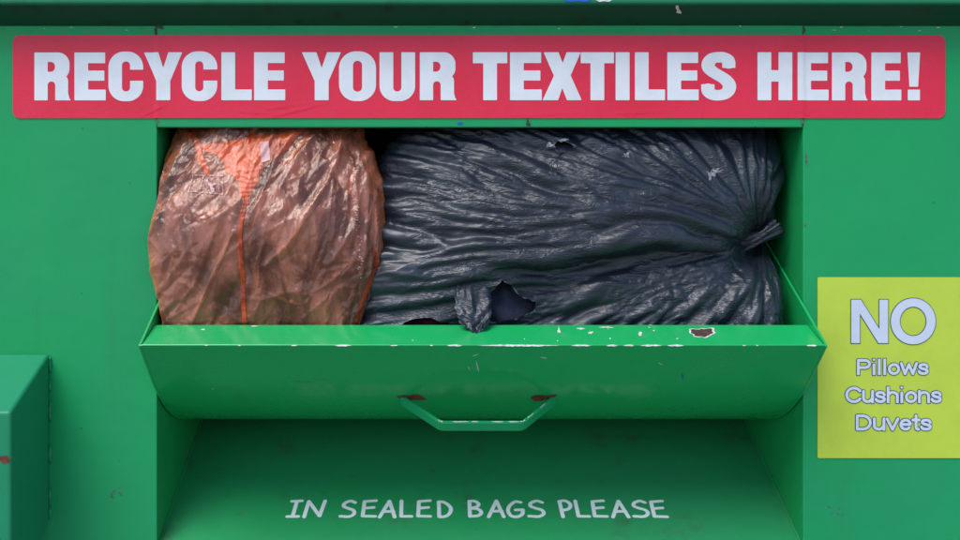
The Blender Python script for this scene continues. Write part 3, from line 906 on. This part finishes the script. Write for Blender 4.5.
def creases(P, n, seed, ang, spread, lmin, lmax, amp, wid, region=None):
    """random sharp creases pressed into a sheet, as offsets along the normal"""
    rr = np.random.RandomState(seed)
    X, Z = P[..., 0], P[..., 2]
    d = np.zeros_like(X)
    ni, nj = X.shape
    for q in range(n):
        i, j = rr.randint(ni // 12, ni - ni // 12), rr.randint(nj // 12, nj - nj // 12)
        cx, cz = X[i, j], Z[i, j]
        if region is not None and rr.rand() > region(cx, cz): continue
        a = ang(cx, cz) + rr.randn() * spread
        L = rr.uniform(lmin, lmax); w_ = wid * rr.uniform(.6, 1.8); A = amp * rr.uniform(.35, 1.2) * (1 if rr.rand() < .55 else -1)
        sel = (np.abs(X - cx) < L) & (np.abs(Z - cz) < L)
        xs, zs = X[sel] - cx, Z[sel] - cz
        u = xs * math.cos(a) + zs * math.sin(a); v = -xs * math.sin(a) + zs * math.cos(a)
        bend = rr.uniform(-.25, .25)
        v = v - bend * u * u / L
        env = np.clip(1 - (u / (L * .5)) ** 2, 0, 1)
        side = rr.uniform(.5, 1.0)
        d[sel] += A * env * np.exp(-np.abs(v) / np.where(v > 0, w_, w_ * (1 + 1.5 * side)))
    return d

class Film:
    """look-up of the film's front surface over x,z"""
    def __init__(s, P, cell=.0016):
        s.c = cell; s.x0, s.z0 = P[..., 0].min() - .01, P[..., 2].min() - .01
        nx = int((P[..., 0].max() - s.x0) / cell) + 8; nz = int((P[..., 2].max() - s.z0) / cell) + 8
        G = np.full((nz, nx), 9.0)
        i = ((P[..., 0] - s.x0) / cell).round().astype(int).ravel(); j = ((P[..., 2] - s.z0) / cell).round().astype(int).ravel()
        np.minimum.at(G, (j, i), P[..., 1].ravel())
        for _ in range(14):
            bad = G > 8
            if not bad.any(): break
            A = np.pad(G, 1, constant_values=9.0)
            st = np.stack([A[:-2, 1:-1], A[2:, 1:-1], A[1:-1, :-2], A[1:-1, 2:]])
            ok = st < 8
            mean = np.where(ok, st, 0).sum(0) / np.maximum(ok.sum(0), 1)
            G = np.where(bad & ok.any(0), mean, G)
        s.G = G
    def __call__(s, x, z):
        fi = np.clip((np.asarray(x) - s.x0) / s.c, 0, s.G.shape[1] - 2.001); fj = np.clip((np.asarray(z) - s.z0) / s.c, 0, s.G.shape[0] - 2.001)
        i, j = fi.astype(int), fj.astype(int); a, b = fi - i, fj - j
        G = s.G
        return (G[j, i] * (1 - a) + G[j, i + 1] * a) * (1 - b) + (G[j + 1, i] * (1 - a) + G[j + 1, i + 1] * a) * b

def flatx(x, y, depth=-.02):
    p = px(x, y, depth); return p[0], p[2]
def on_film(film, fields, cell, lift, depth=-.03):
    def pl(a, b):
        X_, Z_ = flatx(a, b, depth); return (X_, 0, Z_)
    P, F_ = lay(fields, cell, pl)
    P = np.array(P); P[:, 1] = film(P[:, 0], P[:, 2]) - lift
    return P, [f[::-1] for f in F_]

def seg_dist(X, Z, pts):
    d = np.full(X.shape, 1e9)
    for a, b in zip(pts[:-1], pts[1:]): d = np.minimum(d, sd_seg(X, Z, a, b))
    return d

def close_back(name, P, yc, depth, mat, parent):
    """rear half of a sack, coarse, meeting the front sheet along its rim"""
    st = 10
    I = sorted(set(list(range(0, P.shape[0], st)) + [P.shape[0] - 1])); J = sorted(set(list(range(0, P.shape[1], st)) + [P.shape[1] - 1]))
    n, m = len(I), len(J)
    rim = np.zeros((n, m, 3))
    s = np.linspace(-1, 1, m)[None, :]; t = np.linspace(-1, 1, n)[:, None]
    xl, xr = P[I][:, 0][:, None, :], P[I][:, -1][:, None, :]
    zb, zt = P[0][J][None], P[-1][J][None]
    a, b = (s[..., None] + 1) / 2, (t[..., None] + 1) / 2
    Q = (1 - a) * xl + a * xr + (1 - b) * zb + b * zt - ((1 - a) * (1 - b) * P[0, 0] + a * (1 - b) * P[0, -1] + (1 - a) * b * P[-1, 0] + a * b * P[-1, -1])
    Q[..., 1] += depth * (np.clip(1 - s * s, 0, 1) * np.clip(1 - t * t, 0, 1)) ** .5
    Q[..., 2] = np.maximum(Q[..., 2], np.interp(Q[..., 1], PY, PZ) + .004)
    return grid_mesh(name, Q, mat, parent)

# ------------------------------------------------------------------ dark sack
KX, KZ = .484, .052
def dark_shape(X, Y, Z, u, v):
    lowleft = sstep(.1, -.12, Z) * sstep(.2, -.15, X)
    X = X - .045 * lowleft + .035 * sstep(.19, .25, Z) * sstep(-.05, -.17, X) + .022 * sstep(.09, .20, Z) * sstep(.28, .46, X)
    # the neck pulls the right side in around the knot, lobes bulge above and below
    r = np.hypot((X - KX) / 1.0, (Z - KZ) / 1.0)
    Y = Y + .050 * np.exp(-(r / .045) ** 2) + .018 * np.exp(-(r / .12) ** 2)
    Y = Y + .22 * (Z - .06)
    return X, Y, Z

def tri(p): return 4 * np.abs(p - np.floor(p) - .5) - 1
def bulge(p, skew=1.0):
    f = (p - np.floor(p)) ** skew
    w_ = np.abs(2 * f - 1)
    return 1 - w_ ** 2 - .62
def dark_folds(P):
    X, Z = P[..., 0], P[..., 2]
    wx = .030 * noise(X * 4, Z * 5, 11); wz = .012 * noise(X * 5, Z * 7, 12)
    dx, dz = KX + .015 - X + wx, Z - KZ + wz
    r = np.hypot(dx, dz) + .004; th = np.arctan2(dz, dx)
    d = np.zeros_like(X)
    for k, Fq in enumerate((2.1, 3.4, 5.3, 8.1, 12.3, 19, 29, 44)):
        lam = r / Fq
        A = .30 * lam * np.exp(-(np.log(lam / .044) / .55) ** 2) + .19 * lam * np.exp(-(np.log(lam / .019) / .45) ** 2)
        ph = th * Fq + .8 * noise(th * Fq * .5 + 7 * k, r * 3.5 + k, 31 + k) + .16 * noise(th * 9, r * 14, 41 + k) + .37 * k
        m = np.clip(.45 + 1.9 * noise(th * Fq * .42 + 2.2 * k, r * 5.0 + 3 * k, 51 + k), .0, 1.35)
        d += A * m * bulge(ph, 1.35)
        lam2 = lam * .36
        A2 = .17 * lam2 * np.exp(-(np.log(lam2 / .010) / .5) ** 2)
        m2 = np.clip(2.6 * noise(th * Fq * .8 + 9.1 * k, r * 8, 61 + k) - .05, 0, 1)
        d += A2 * m2 * tri(ph * 2.8 + .6 * noise(th * Fq * 2, r * 11, 71 + k))
    return d, r, th

def dark_excess(et, er):
    def ex(d, c):
        X, Z = c[..., 0], c[..., 2]
        dx, dz = KX + .03 - X, Z - KZ
        r = np.hypot(dx, dz) + 1e-6
        rx, rz = -dx / r, dz / r
        L = np.linalg.norm(d, axis=2) + 1e-9
        cr = ((d[..., 0] * rx + d[..., 2] * rz) / L) ** 2
        soft = np.exp(-((X - .34) / .13) ** 2 - ((Z + .05) / .06) ** 2)
        return er * cr + et * (1 - cr) * (1 - .35 * soft) + .03 * soft
    return ex

ys = dict(xc=.165, a=.352, zc=.02, b=.262, yc=.085, c=.135, e=.5, rho=.24)
P0 = pillow(361, 441, shape=dark_shape, **ys)
rest(P0)
gx = np.array([-.22, -.10, .05, .20, .30, .40, .49]); gz = np.array([-.070, -.045, -.012, .016, .026, .034, .050])
gd = P0[..., 2] - np.interp(P0[..., 0], gx, gz)
P0[..., 1] += np.where(gd < 0, .034 * np.exp(-(gd / .060) ** 2), .034 * np.exp(-(gd / .013) ** 2)) * sstep(-.10, .24, P0[..., 0])
N0 = normals(P0)
d, r_, th_ = dark_folds(P0)
X, Z = P0[..., 0], P0[..., 2]
# soft, crumpled lobe under the knot
soft = np.exp(-((X - .34) / .15) ** 2 - ((Z + .045) / .055) ** 2)
radial = lambda x, z: math.atan2(KZ - z, KX + .015 - x)
fine = .0010 * (1 - 2.2 * np.abs(noise(X * 40 + noise(X * 12, Z * 30, 6), Z * 85, 63)))
pat = np.clip(.5 + 1.6 * noise(X * 7, Z * 9, 64), 0, 1)
cz = creases(P0, 380, 5, radial, .15, .05, .20, .0050, .0030)
cz += creases(P0, 1500, 8, radial, .30, .015, .06, .0016, .0014)
cz += creases(P0, 260, 6, radial, .9, .012, .05, .0016, .0018)
cz += creases(P0, 3200, 7, radial, 1.3, .012, .05, .0034, .0022, lambda x, z: math.exp(-((x - .34) / .13) ** 2 - ((z + .055) / .055) ** 2))
P = P0 + N0 * (d * (1 - .8 * soft) + cz + fine * pat)[..., None]
hold(P)
P = relax(P0, P, dark_excess(.10, .012), 10, .0015, .03, hold)
dark_sack = empty('black_refuse_sack', (.165, .07, H - .22))
tag(dark_sack, 'shiny black plastic sack tied at one end and torn open, stuffed in the drawer', 'sack')
# tears: snap rim vertices to the ragged outline, drop the faces inside
def ragged(pts, seed, amp):
    out = []
    rr = random.Random(seed)
    for i in range(len(pts)):
        a, b = np.array(pts[i]), np.array(pts[(i + 1) % len(pts)])
        n = max(2, int(np.linalg.norm(b - a) / .006))
        for k in range(n):
            p = a + (b - a) * k / n
            out.append((p[0] + rr.uniform(-amp, amp), p[1] + rr.uniform(-amp, amp)))
    return out
tears = [([(480, 321), (483, 305), (492, 291), (502, 280), (511, 285), (521, 297), (536, 302), (534, 311), (516, 319), (497, 322)], 1, .0010),
         ([(398, 328), (404, 322), (416, 318), (430, 317.5), (440, 321), (452, 325), (456, 331), (430, 336), (404, 335)], 2, .0008),
         ([(556, 144), (560, 138), (569, 139), (577, 144), (570, 148), (561, 151)], 3, .0008)]
keep = np.ones((P.shape[0] - 1, P.shape[1] - 1), bool)
for pts, sd, amp in tears:
    pl = ragged([flatx(a, b, -.03) for a, b in pts], sd, amp)
    f = sd_poly(P[..., 0], P[..., 2], pl)
    near = np.abs(f) < .0019
    gx_ = (sd_poly(P[..., 0] + 2e-4, P[..., 2], pl) - f) / 2e-4; gz_ = (sd_poly(P[..., 0], P[..., 2] + 2e-4, pl) - f) / 2e-4
    # curl the rim slightly outwards
    P[..., 1] -= np.where((f > -.003), .004 * np.exp(-np.maximum(f, 0) / .004), 0) * (1 if sd != 2 else .3)
    P[..., 0] -= np.where(near, f * gx_, 0); P[..., 2] -= np.where(near, f * gz_, 0)
    f2 = sd_poly(.25 * (P[:-1, :-1, 0] + P[1:, :-1, 0] + P[:-1, 1:, 0] + P[1:, 1:, 0]), .25 * (P[:-1, :-1, 2] + P[1:, :-1, 2] + P[:-1, 1:, 2] + P[1:, 1:, 2]), pl)
    yy = .25 * (P[:-1, :-1, 1] + P[1:, :-1, 1] + P[:-1, 1:, 1] + P[1:, 1:, 1])
    keep &= ~((f2 < 0) & (yy < .05))
fm = grid_mesh('film', P, M['dark_film'], None, True, keep)
fb = close_back('rear_film', P, .085, .13, M['dark_film'], None)
DF = Film(P)
dparts = [fm, fb]
# knot: gathered neck and a flared, creased tail
def tuft(name, axis, radii, mat, seed, folds=7, fl=.35, nseg=40):
    rr = random.Random(seed)
    ph = [rr.uniform(0, 6.28) for _ in range(6)]
    A = np.array(axis, float)
    A = np.array([[np.interp(t, np.linspace(0, 1, len(A)), A[:, k]) for k in range(3)] for t in np.linspace(0, 1, 26)])
    Rr = np.interp(np.linspace(0, 1, 26), np.linspace(0, 1, len(radii)), radii)
    v, f = [], []
    for i in range(26):
        T_ = A[min(i + 1, 25)] - A[max(i - 1, 0)]; T_ /= np.linalg.norm(T_)
        u_ = np.cross(T_, (0, 1, 0)); u_ /= np.linalg.norm(u_); w_ = np.cross(T_, u_)
        for k in range(nseg):
            a = 2 * math.pi * k / nseg
            q = Rr[i] * (1 + fl * math.sin(folds * a + ph[0] + i * .05) * .6 + fl * .5 * math.sin((folds + 4) * a + ph[1] - i * .09) + .08 * math.sin(3 * a + i * .5 + ph[2]))
            v.append(tuple(A[i] + u_ * q * math.cos(a) + w_ * q * .75 * math.sin(a)))
    for i in range(25):
        for k in range(nseg): f.append((i * nseg + k, i * nseg + (k + 1) % nseg, (i + 1) * nseg + (k + 1) % nseg, (i + 1) * nseg + k))
    f.append(tuple(range(nseg))[::-1]); f.append(tuple(25 * nseg + k for k in range(nseg)))
    return mk(name, v, f, mat, None, True)
ky = float(DF(KX - .01, KZ)) - .010
kn = tuft('knot', [(KX - .040, ky + .004, KZ - .014), (KX - .016, ky - .014, KZ - .004), (KX + .008, ky - .022, KZ + .008), (KX + .032, ky - .018, KZ + .024)], [.024, .012, .0095, .0155], M['dark_film'], 4, 8, .34)
kn['label'] = 'gathered neck and twisted tail of the sack'
dparts.append(kn)
# torn flap hanging over the lip
n_, m_ = 44, 30
s_ = np.linspace(-1, 1, m_)[None, :]; t_ = np.linspace(0, 1, n_)[:, None]
Yp = np.interp(t_, [0, .35, .62, .8, 1], [float(DF(-.015, -.02)) + .006, -.049, -.057, -.061, -.0665])
Zp = np.interp(t_, [0, .35, .62, .8, 1], [-.020, -.062, -.082, -.0905, -.1005])
wdt = np.interp(t_, [0, .3, .6, .85, 1], [.032, .030, .027, .024, .015])
X_ = -.014 + .004 * t_ + wdt * s_ * (1 + .12 * noise(t_ * 7, s_ * 0 + 3, 8)) + .003 * noise(t_ * 9, s_ * 2, 9)
Yp = Yp + 0 * s_ - .0045 * (1 - 2 * np.abs(noise(s_ * 1.5 + t_ * 1.4, t_ * 2.0, 14))) + .003 * noise(s_ * 3.5, t_ * 5, 15) + .010 * np.abs(s_) ** 3 * (1 - t_)
Zp = Zp + 0 * s_ + .010 * s_ ** 2 * t_ + .0025 * noise(s_ * 5, t_ * 3, 17) * t_
Yp = np.where(Zp < LZ1 + .004, np.minimum(Yp, LY1 + (Zp - LZ1) / LM * .98 - .003 * 0 - .002), Yp)
flap = grid_mesh('torn_flap', np.stack([X_ + 0 * t_, Yp, Zp], -1), M['dark_film'], None)
flap['label'] = 'crumpled torn flap of film hanging over the lip'
dparts.append(flap)
# pale patches laid over the film
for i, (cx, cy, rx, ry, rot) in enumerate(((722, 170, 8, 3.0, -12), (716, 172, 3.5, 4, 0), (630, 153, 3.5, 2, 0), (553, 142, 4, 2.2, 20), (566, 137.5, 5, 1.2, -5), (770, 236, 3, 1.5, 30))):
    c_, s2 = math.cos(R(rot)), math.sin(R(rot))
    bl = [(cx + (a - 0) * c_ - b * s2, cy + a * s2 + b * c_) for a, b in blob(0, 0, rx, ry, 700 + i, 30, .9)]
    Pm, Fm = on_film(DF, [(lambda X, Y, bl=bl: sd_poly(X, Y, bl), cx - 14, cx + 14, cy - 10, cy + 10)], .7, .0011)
    if len(Pm): dparts.append(mk('pale_patch', Pm, Fm, M['pale_film'], None, True))
# thin stretched rims of the tears
for pts, sd, amp in tears:
    pl = ragged(pts, sd, .4) if False else [tuple(p) for p in pts]
    pl = [((x - CX) / (S * (1 - .03 / D)) + 438, 270 - z / (S * (1 - .03 / D))) for x, z in ragged([flatx(a, b, -.03) for a, b in pts], sd, amp)]
    xs = [p[0] for p in pl]; yv = [p[1] for p in pl]
    Pm, Fm = on_film(DF, [(lambda X, Y, pl=pl, sd=sd: np.abs(sd_poly(X, Y, pl) - .4) - .35 - .9 * noise(X * .16, Y * .16, 90 + sd), min(xs) - 4, max(xs) + 4, min(yv) - 4, max(yv) + 4)], .45, .0016)
    dparts.append(mk('torn_rim', Pm, Fm, M['rim_film'], None, True))
adopt(dark_sack, *dparts)

def lump(name, c, rad, mat, seed, amp=.12, n=40, m=56, fr=2.2):
    th = np.linspace(0, 2 * np.pi, m)[None, :]; ph = np.linspace(.02, np.pi - .02, n)[:, None]
    x, y, z = np.sin(ph) * np.cos(th), np.sin(ph) * np.sin(th), np.cos(ph) + 0 * th
    k = 1 + amp * (1 - 2 * np.abs(noise(x * fr + seed, z * fr + y * 1.3, seed))) + amp * .6 * noise(x * 5 + 2, z * 5 + y * 3, seed + 1)
    P_ = np.stack([c[0] + rad[0] * x * k, c[1] + rad[1] * y * k, c[2] + rad[2] * z * k], -1)
    return grid_mesh(name, P_, mat, None)
gy = float(DF(.05, -.035))
o = lump('garment', (.045, gy + .090, -.075), (.085, .078, .085), M['navy_cloth'], 5, .07)
tag(o, 'dark navy garment showing through the large tear in the black sack', 'garment')
o = lump('garment', (-.09, .036, -.132), (.075, .060, .062), M['maroon'], 8, .08)
tag(o, 'maroon garment peeping out beneath the black sack at the lip', 'garment')
o = lump('garment', (.16, float(DF(.15, .17)) + .088, .18), (.09, .07, .05), M['navy_cloth'], 11, .08)
tag(o, 'dark clothing behind the small tear high on the black sack', 'garment')

# ------------------------------------------------------------------ orange sack
def orange_shape(X, Y, Z, u, v):
    X = X - .050 * sstep(.06, -.16, Z) * sstep(-.35, -.2, X)
    X = X - .034 * sstep(.13, .25, Z) * sstep(-.32, -.17, X)
    X = X + (.030 * sstep(.13, .24, Z) + .036 * sstep(.08, -.11, Z)) * sstep(-.36, -.52, X)
    Y = Y + .24 * (Z - .06)
    return X, Y, Z
oy = dict(xc=-.360, a=.203, zc=.02, b=.262, yc=.06, c=.122, e=.42, rho=.22)
O0 = pillow(361, 311, shape=orange_shape, **oy)
rest(O0, .006)
# creases pressed into the film (photo points)
CRS = [([(234, 233), (213, 277), (191, 322)], .0045, .0045), ([(338, 128), (334, 160), (320, 192), (303, 224), (288, 246), (266, 266)], .0050, .006),
       ([(290, 128), (273, 158), (262, 190), (250, 222)], .0040, .006), ([(222, 215), (205, 260), (192, 290)], .0022, .007),
       ([(362, 150), (366, 190), (366, 230), (362, 275)], .0035, .005), ([(352, 165), (356, 205), (358, 240)], .003, .005),
       ([(310, 130), (292, 160), (278, 190)], .003, .006), ([(335, 192), (333, 240)], .002, .004), ([(352, 230), (330, 265)], .003, .006),
       ([(290, 180), (300, 175), (296, 195)], .0015, .005), ([(240, 200), (214, 222)], .003, .005), ([(300, 290), (262, 300), (250, 318)], .003, .008),
       ([(176, 140), (165, 170), (158, 205)], .002, .004)]
NO_ = normals(O0)
X, Z = O0[..., 0], O0[..., 2]
dd_ = np.zeros_like(X)
for pts, amp, wd in CRS:
    q = [flatx(a, b, -.045) for a, b in pts]
    dd_ += 1.5 * amp * np.exp(-(seg_dist(X, Z, q) / wd)) 
rot = .45
Xr, Zr = X * math.cos(rot) + Z * -math.sin(rot), X * math.sin(rot) + Z * math.cos(rot)
pat = np.clip(.35 + 1.7 * noise(X * 9, Z * 8, 70), 0, 1.2)
dd_ += .0045 * bulge(Xr * 9 + .9 * noise(Xr * 8, Zr * 4, 71)) * np.clip(.3 + 1.5 * noise(X * 6 + 4, Z * 5, 75), 0, 1)
dd_ += .0010 * (1 - 2.2 * np.abs(noise(Xr * 42 + 1, Zr * 16, 72))) * pat
diag = lambda x, z: 1.12 + .5 * (x + .36) / .19 * .5
dd_ += creases(O0, 260, 15, diag, .22, .04, .16, .0030, .0026)
dd_ += creases(O0, 800, 16, diag, .9, .012, .06, .0021, .0017)
P = O0 + NO_ * dd_[..., None]
def o_ex(eh, ev):
    def ex(d, c):
        L = np.linalg.norm(d, axis=2) + 1e-9
        cr = ((d[..., 0] * math.cos(.35) - d[..., 2] * math.sin(.35)) / L) ** 2
        return eh * cr + ev * (1 - cr)
    return ex
hold(P)
P = relax(O0, P, o_ex(.03, .008), 8, .002, .03, hold)
orange_sack = empty('orange_sack', (-.356, .06, H - .2))
tag(orange_sack, 'translucent orange plastic sack filled with brown clothes', 'sack')
op = [grid_mesh('film', P, M['orange_film'], None)]
OF = Film(P)
op.append(close_back('rear_film', P, .06, .12, M['orange_double'], None))
# seam tape down the middle
def path_field(pts, wid, seed=0, wob=.5):
    q = smooth_path(pts, 6)
    def fn(X, Y):
        return sd_path(X, Y, q, wid) + wob * noise(X * .35, Y * .35, seed)
    xs = [p[0] for p in q]; ys_ = [p[1] for p in q]
    return (fn, min(xs) - wid, max(xs) + wid, min(ys_) - wid, max(ys_) + wid)
def strip(name, pts, wid, mat, lift, seed=0, wob=.5, cell=.8):
    Pm, Fm = on_film(OF, [path_field(pts, wid, seed, wob)], cell, lift, -.045)
    o = mk(name, Pm, Fm, mat, None, True); op.append(o); return o
strip('seam_tape', [(246, 128), (244.5, 150), (243, 175), (246, 196), (243, 215), (241, 240), (242.5, 270), (243, 300), (244, 326)], 4.4, M['orange_tape'], .0016, 3, .9)['label'] = 'bright orange seam running down the sack'
strip('seam_tape', [(374, 250), (376, 262), (374, 275), (366, 290), (361, 305), (356, 322)], 4.0, M['orange_tape'], .0012, 5, 1.0)
strip('film_fold', [(178, 128), (188, 136), (194, 152), (204, 172)], 5.0, M['orange_double'], .0012, 6, 1.2)
# pleats: film folded over itself along the creases, tapering out
def taper(name, pts, wid, mat, lift, seed, cell=.6):
    q = smooth_path(pts, 8); nq = len(q)
    def fn(X, Y):
        d = np.full(X.shape, 1e9)
        for i in range(nq - 1):
            w2 = wid / 2 * (.12 + .88 * math.sin(math.pi * min(1, (i + .6) / nq)) ** .8)
            d = np.minimum(d, sd_seg(X, Y, q[i], q[i + 1]) - w2)
        return d + .35 * noise(X * .4, Y * .25, seed)
    xs = [p[0] for p in q]; yv = [p[1] for p in q]
    Pm, Fm = on_film(OF, [(fn, min(xs) - wid, max(xs) + wid, min(yv) - wid, max(yv) + wid)], cell, lift, -.045)
    op.append(mk(name, Pm, Fm, mat, None, True))
for j, (pts, wd) in enumerate((([(235, 230), (222, 258), (208, 288), (190, 324)], 4.6), ([(338, 129), (335, 158), (325, 182), (310, 212), (296, 236)], 4.8), ([(300, 230), (285, 250), (266, 264)], 8.0),
                           ([(292, 150), (276, 168), (264, 196), (254, 226)], 4.4), ([(313, 129), (296, 142), (286, 160)], 5), ([(366, 160), (373, 185), (376, 215), (374, 245)], 4.5),
                           ([(222, 205), (210, 215), (196, 220)], 4), ([(350, 262), (338, 272), (332, 282)], 5), ([(346, 160), (350, 175), (348, 195)], 3.4), ([(262, 250), (257, 270), (258, 285)], 5.5), ([(262, 290), (285, 300), (300, 304)], 4))):
    taper('pleat', pts, wd, M['pink_fold'], .0006 + .0001 * j, 20 + j)
# doubled film below the top edge
dbl = [(184, 133), (196, 141), (222, 138), (246, 131), (296, 127), (286, 142), (272, 158), (262, 164), (254, 186), (247, 206), (240, 196), (236, 180), (224, 170), (213, 152), (200, 149)]
Pm, Fm = on_film(OF, [(lambda X, Y: sd_poly(X, Y, dbl) + 1.6 * noise(X * .12, Y * .12, 4), 180, 300, 126, 210)], 1.0, .0007, -.045)
o = mk('film_fold', Pm, Fm, M['orange_double'], None, True); o['label'] = 'bright orange doubled film near the top of the sack'; op.append(o)
# pale label and outlined print
lb = [(255, 139), (264, 137.5), (267, 158), (258.5, 161)]
Pm, Fm = on_film(OF, [(lambda X, Y: sd_poly(X, Y, lb) + .4 * noise(X * .5, Y * .5, 2), 250, 272, 132, 166)], .7, .0020, -.045)
op.append(mk('paper_label', Pm, Fm, M['pink_label'], None, True))
def outline(X, Y):
    p = [(189, 173.5), (220, 174.5), (222, 194), (186, 190.5)]
    d = np.abs(sd_poly(X, Y, p)) - .38
    d = U(d, sd_seg(X, Y, (200, 174), (197.5, 191.5)) - .35, sd_seg(X, Y, (216, 174.5), (218.5, 193.5)) - .3, sd_poly(X, Y, blob(208, 184, 5.5, 5, 31, 24, .8)) + .2)
    return d + .55 * noise(X * .45, Y * .45, 5)
Pm, Fm = on_film(OF, [(outline, 183, 225, 170, 197)], .4, .0018, -.045)
op.append(mk('printed_panel', Pm, Fm, M['pink_label'], None, True))
# small print running down the side gusset
fs = []
tr = random.Random(12)
for k in range(44):
    y = 165 + k * 2.6
    x = 352 + 8 * sstep(170, 250, y) + 1.4 * math.sin(k * .9)
    w2 = tr.uniform(.4, 2.2); x += tr.uniform(-1.3, 1.3); y += tr.uniform(-.9, .9)
    fs.append((lambda X, Y, x=x, y=y, w2=w2: np.maximum(sd_seg(X, Y, (x - w2 / 2, y), (x + w2 / 2, y + .6)) - .34 + .3 * noise(X * .8, Y * .8, 3), -1e9), x - 4, x + 4, y - 2, y + 2))
Pm, Fm = on_film(OF, fs, .4, .0018, -.045)
o = mk('small_print', Pm, Fm, M['pink_label'], None, True); tag(o, kind='stuff'); op.append(o)
adopt(orange_sack, *op)
# clothes inside, seen through the film
C0 = pillow(70, 60, shape=orange_shape, **dict(oy, xc=oy['xc'] + .008, a=oy['a'] - .027, b=oy['b'] - .015, c=oy['c'] - .016))
X, Z = C0[..., 0], C0[..., 2]
NC = normals(C0)
C1 = C0 + NC * (.006 * (1 - 2 * np.abs(noise(X * 11 + 3, Z * 9, 91))) + .003 * noise(X * 30, Z * 25, 92))[..., None]
rest(C1, .016)
C1[..., 1] += .008
C1[..., 2] = np.maximum(C1[..., 2], np.interp(C1[..., 1], PY, PZ) + .012)
cl = grid_mesh('clothing_bundle', C1, M['clothes'], None)
bk = close_back('clothing_bundle_rear', C1, .06, .10, M['clothes'], None)
for ob in (bk,):
    pass
ctx_root = empty('clothing_bundle', (-.356, .06, H - .19))
cl.name = 'front_folds'; bk.name = 'rear_folds'
adopt(ctx_root, cl, bk)
tag(ctx_root, 'brown clothes packed inside the translucent orange sack', 'clothes')
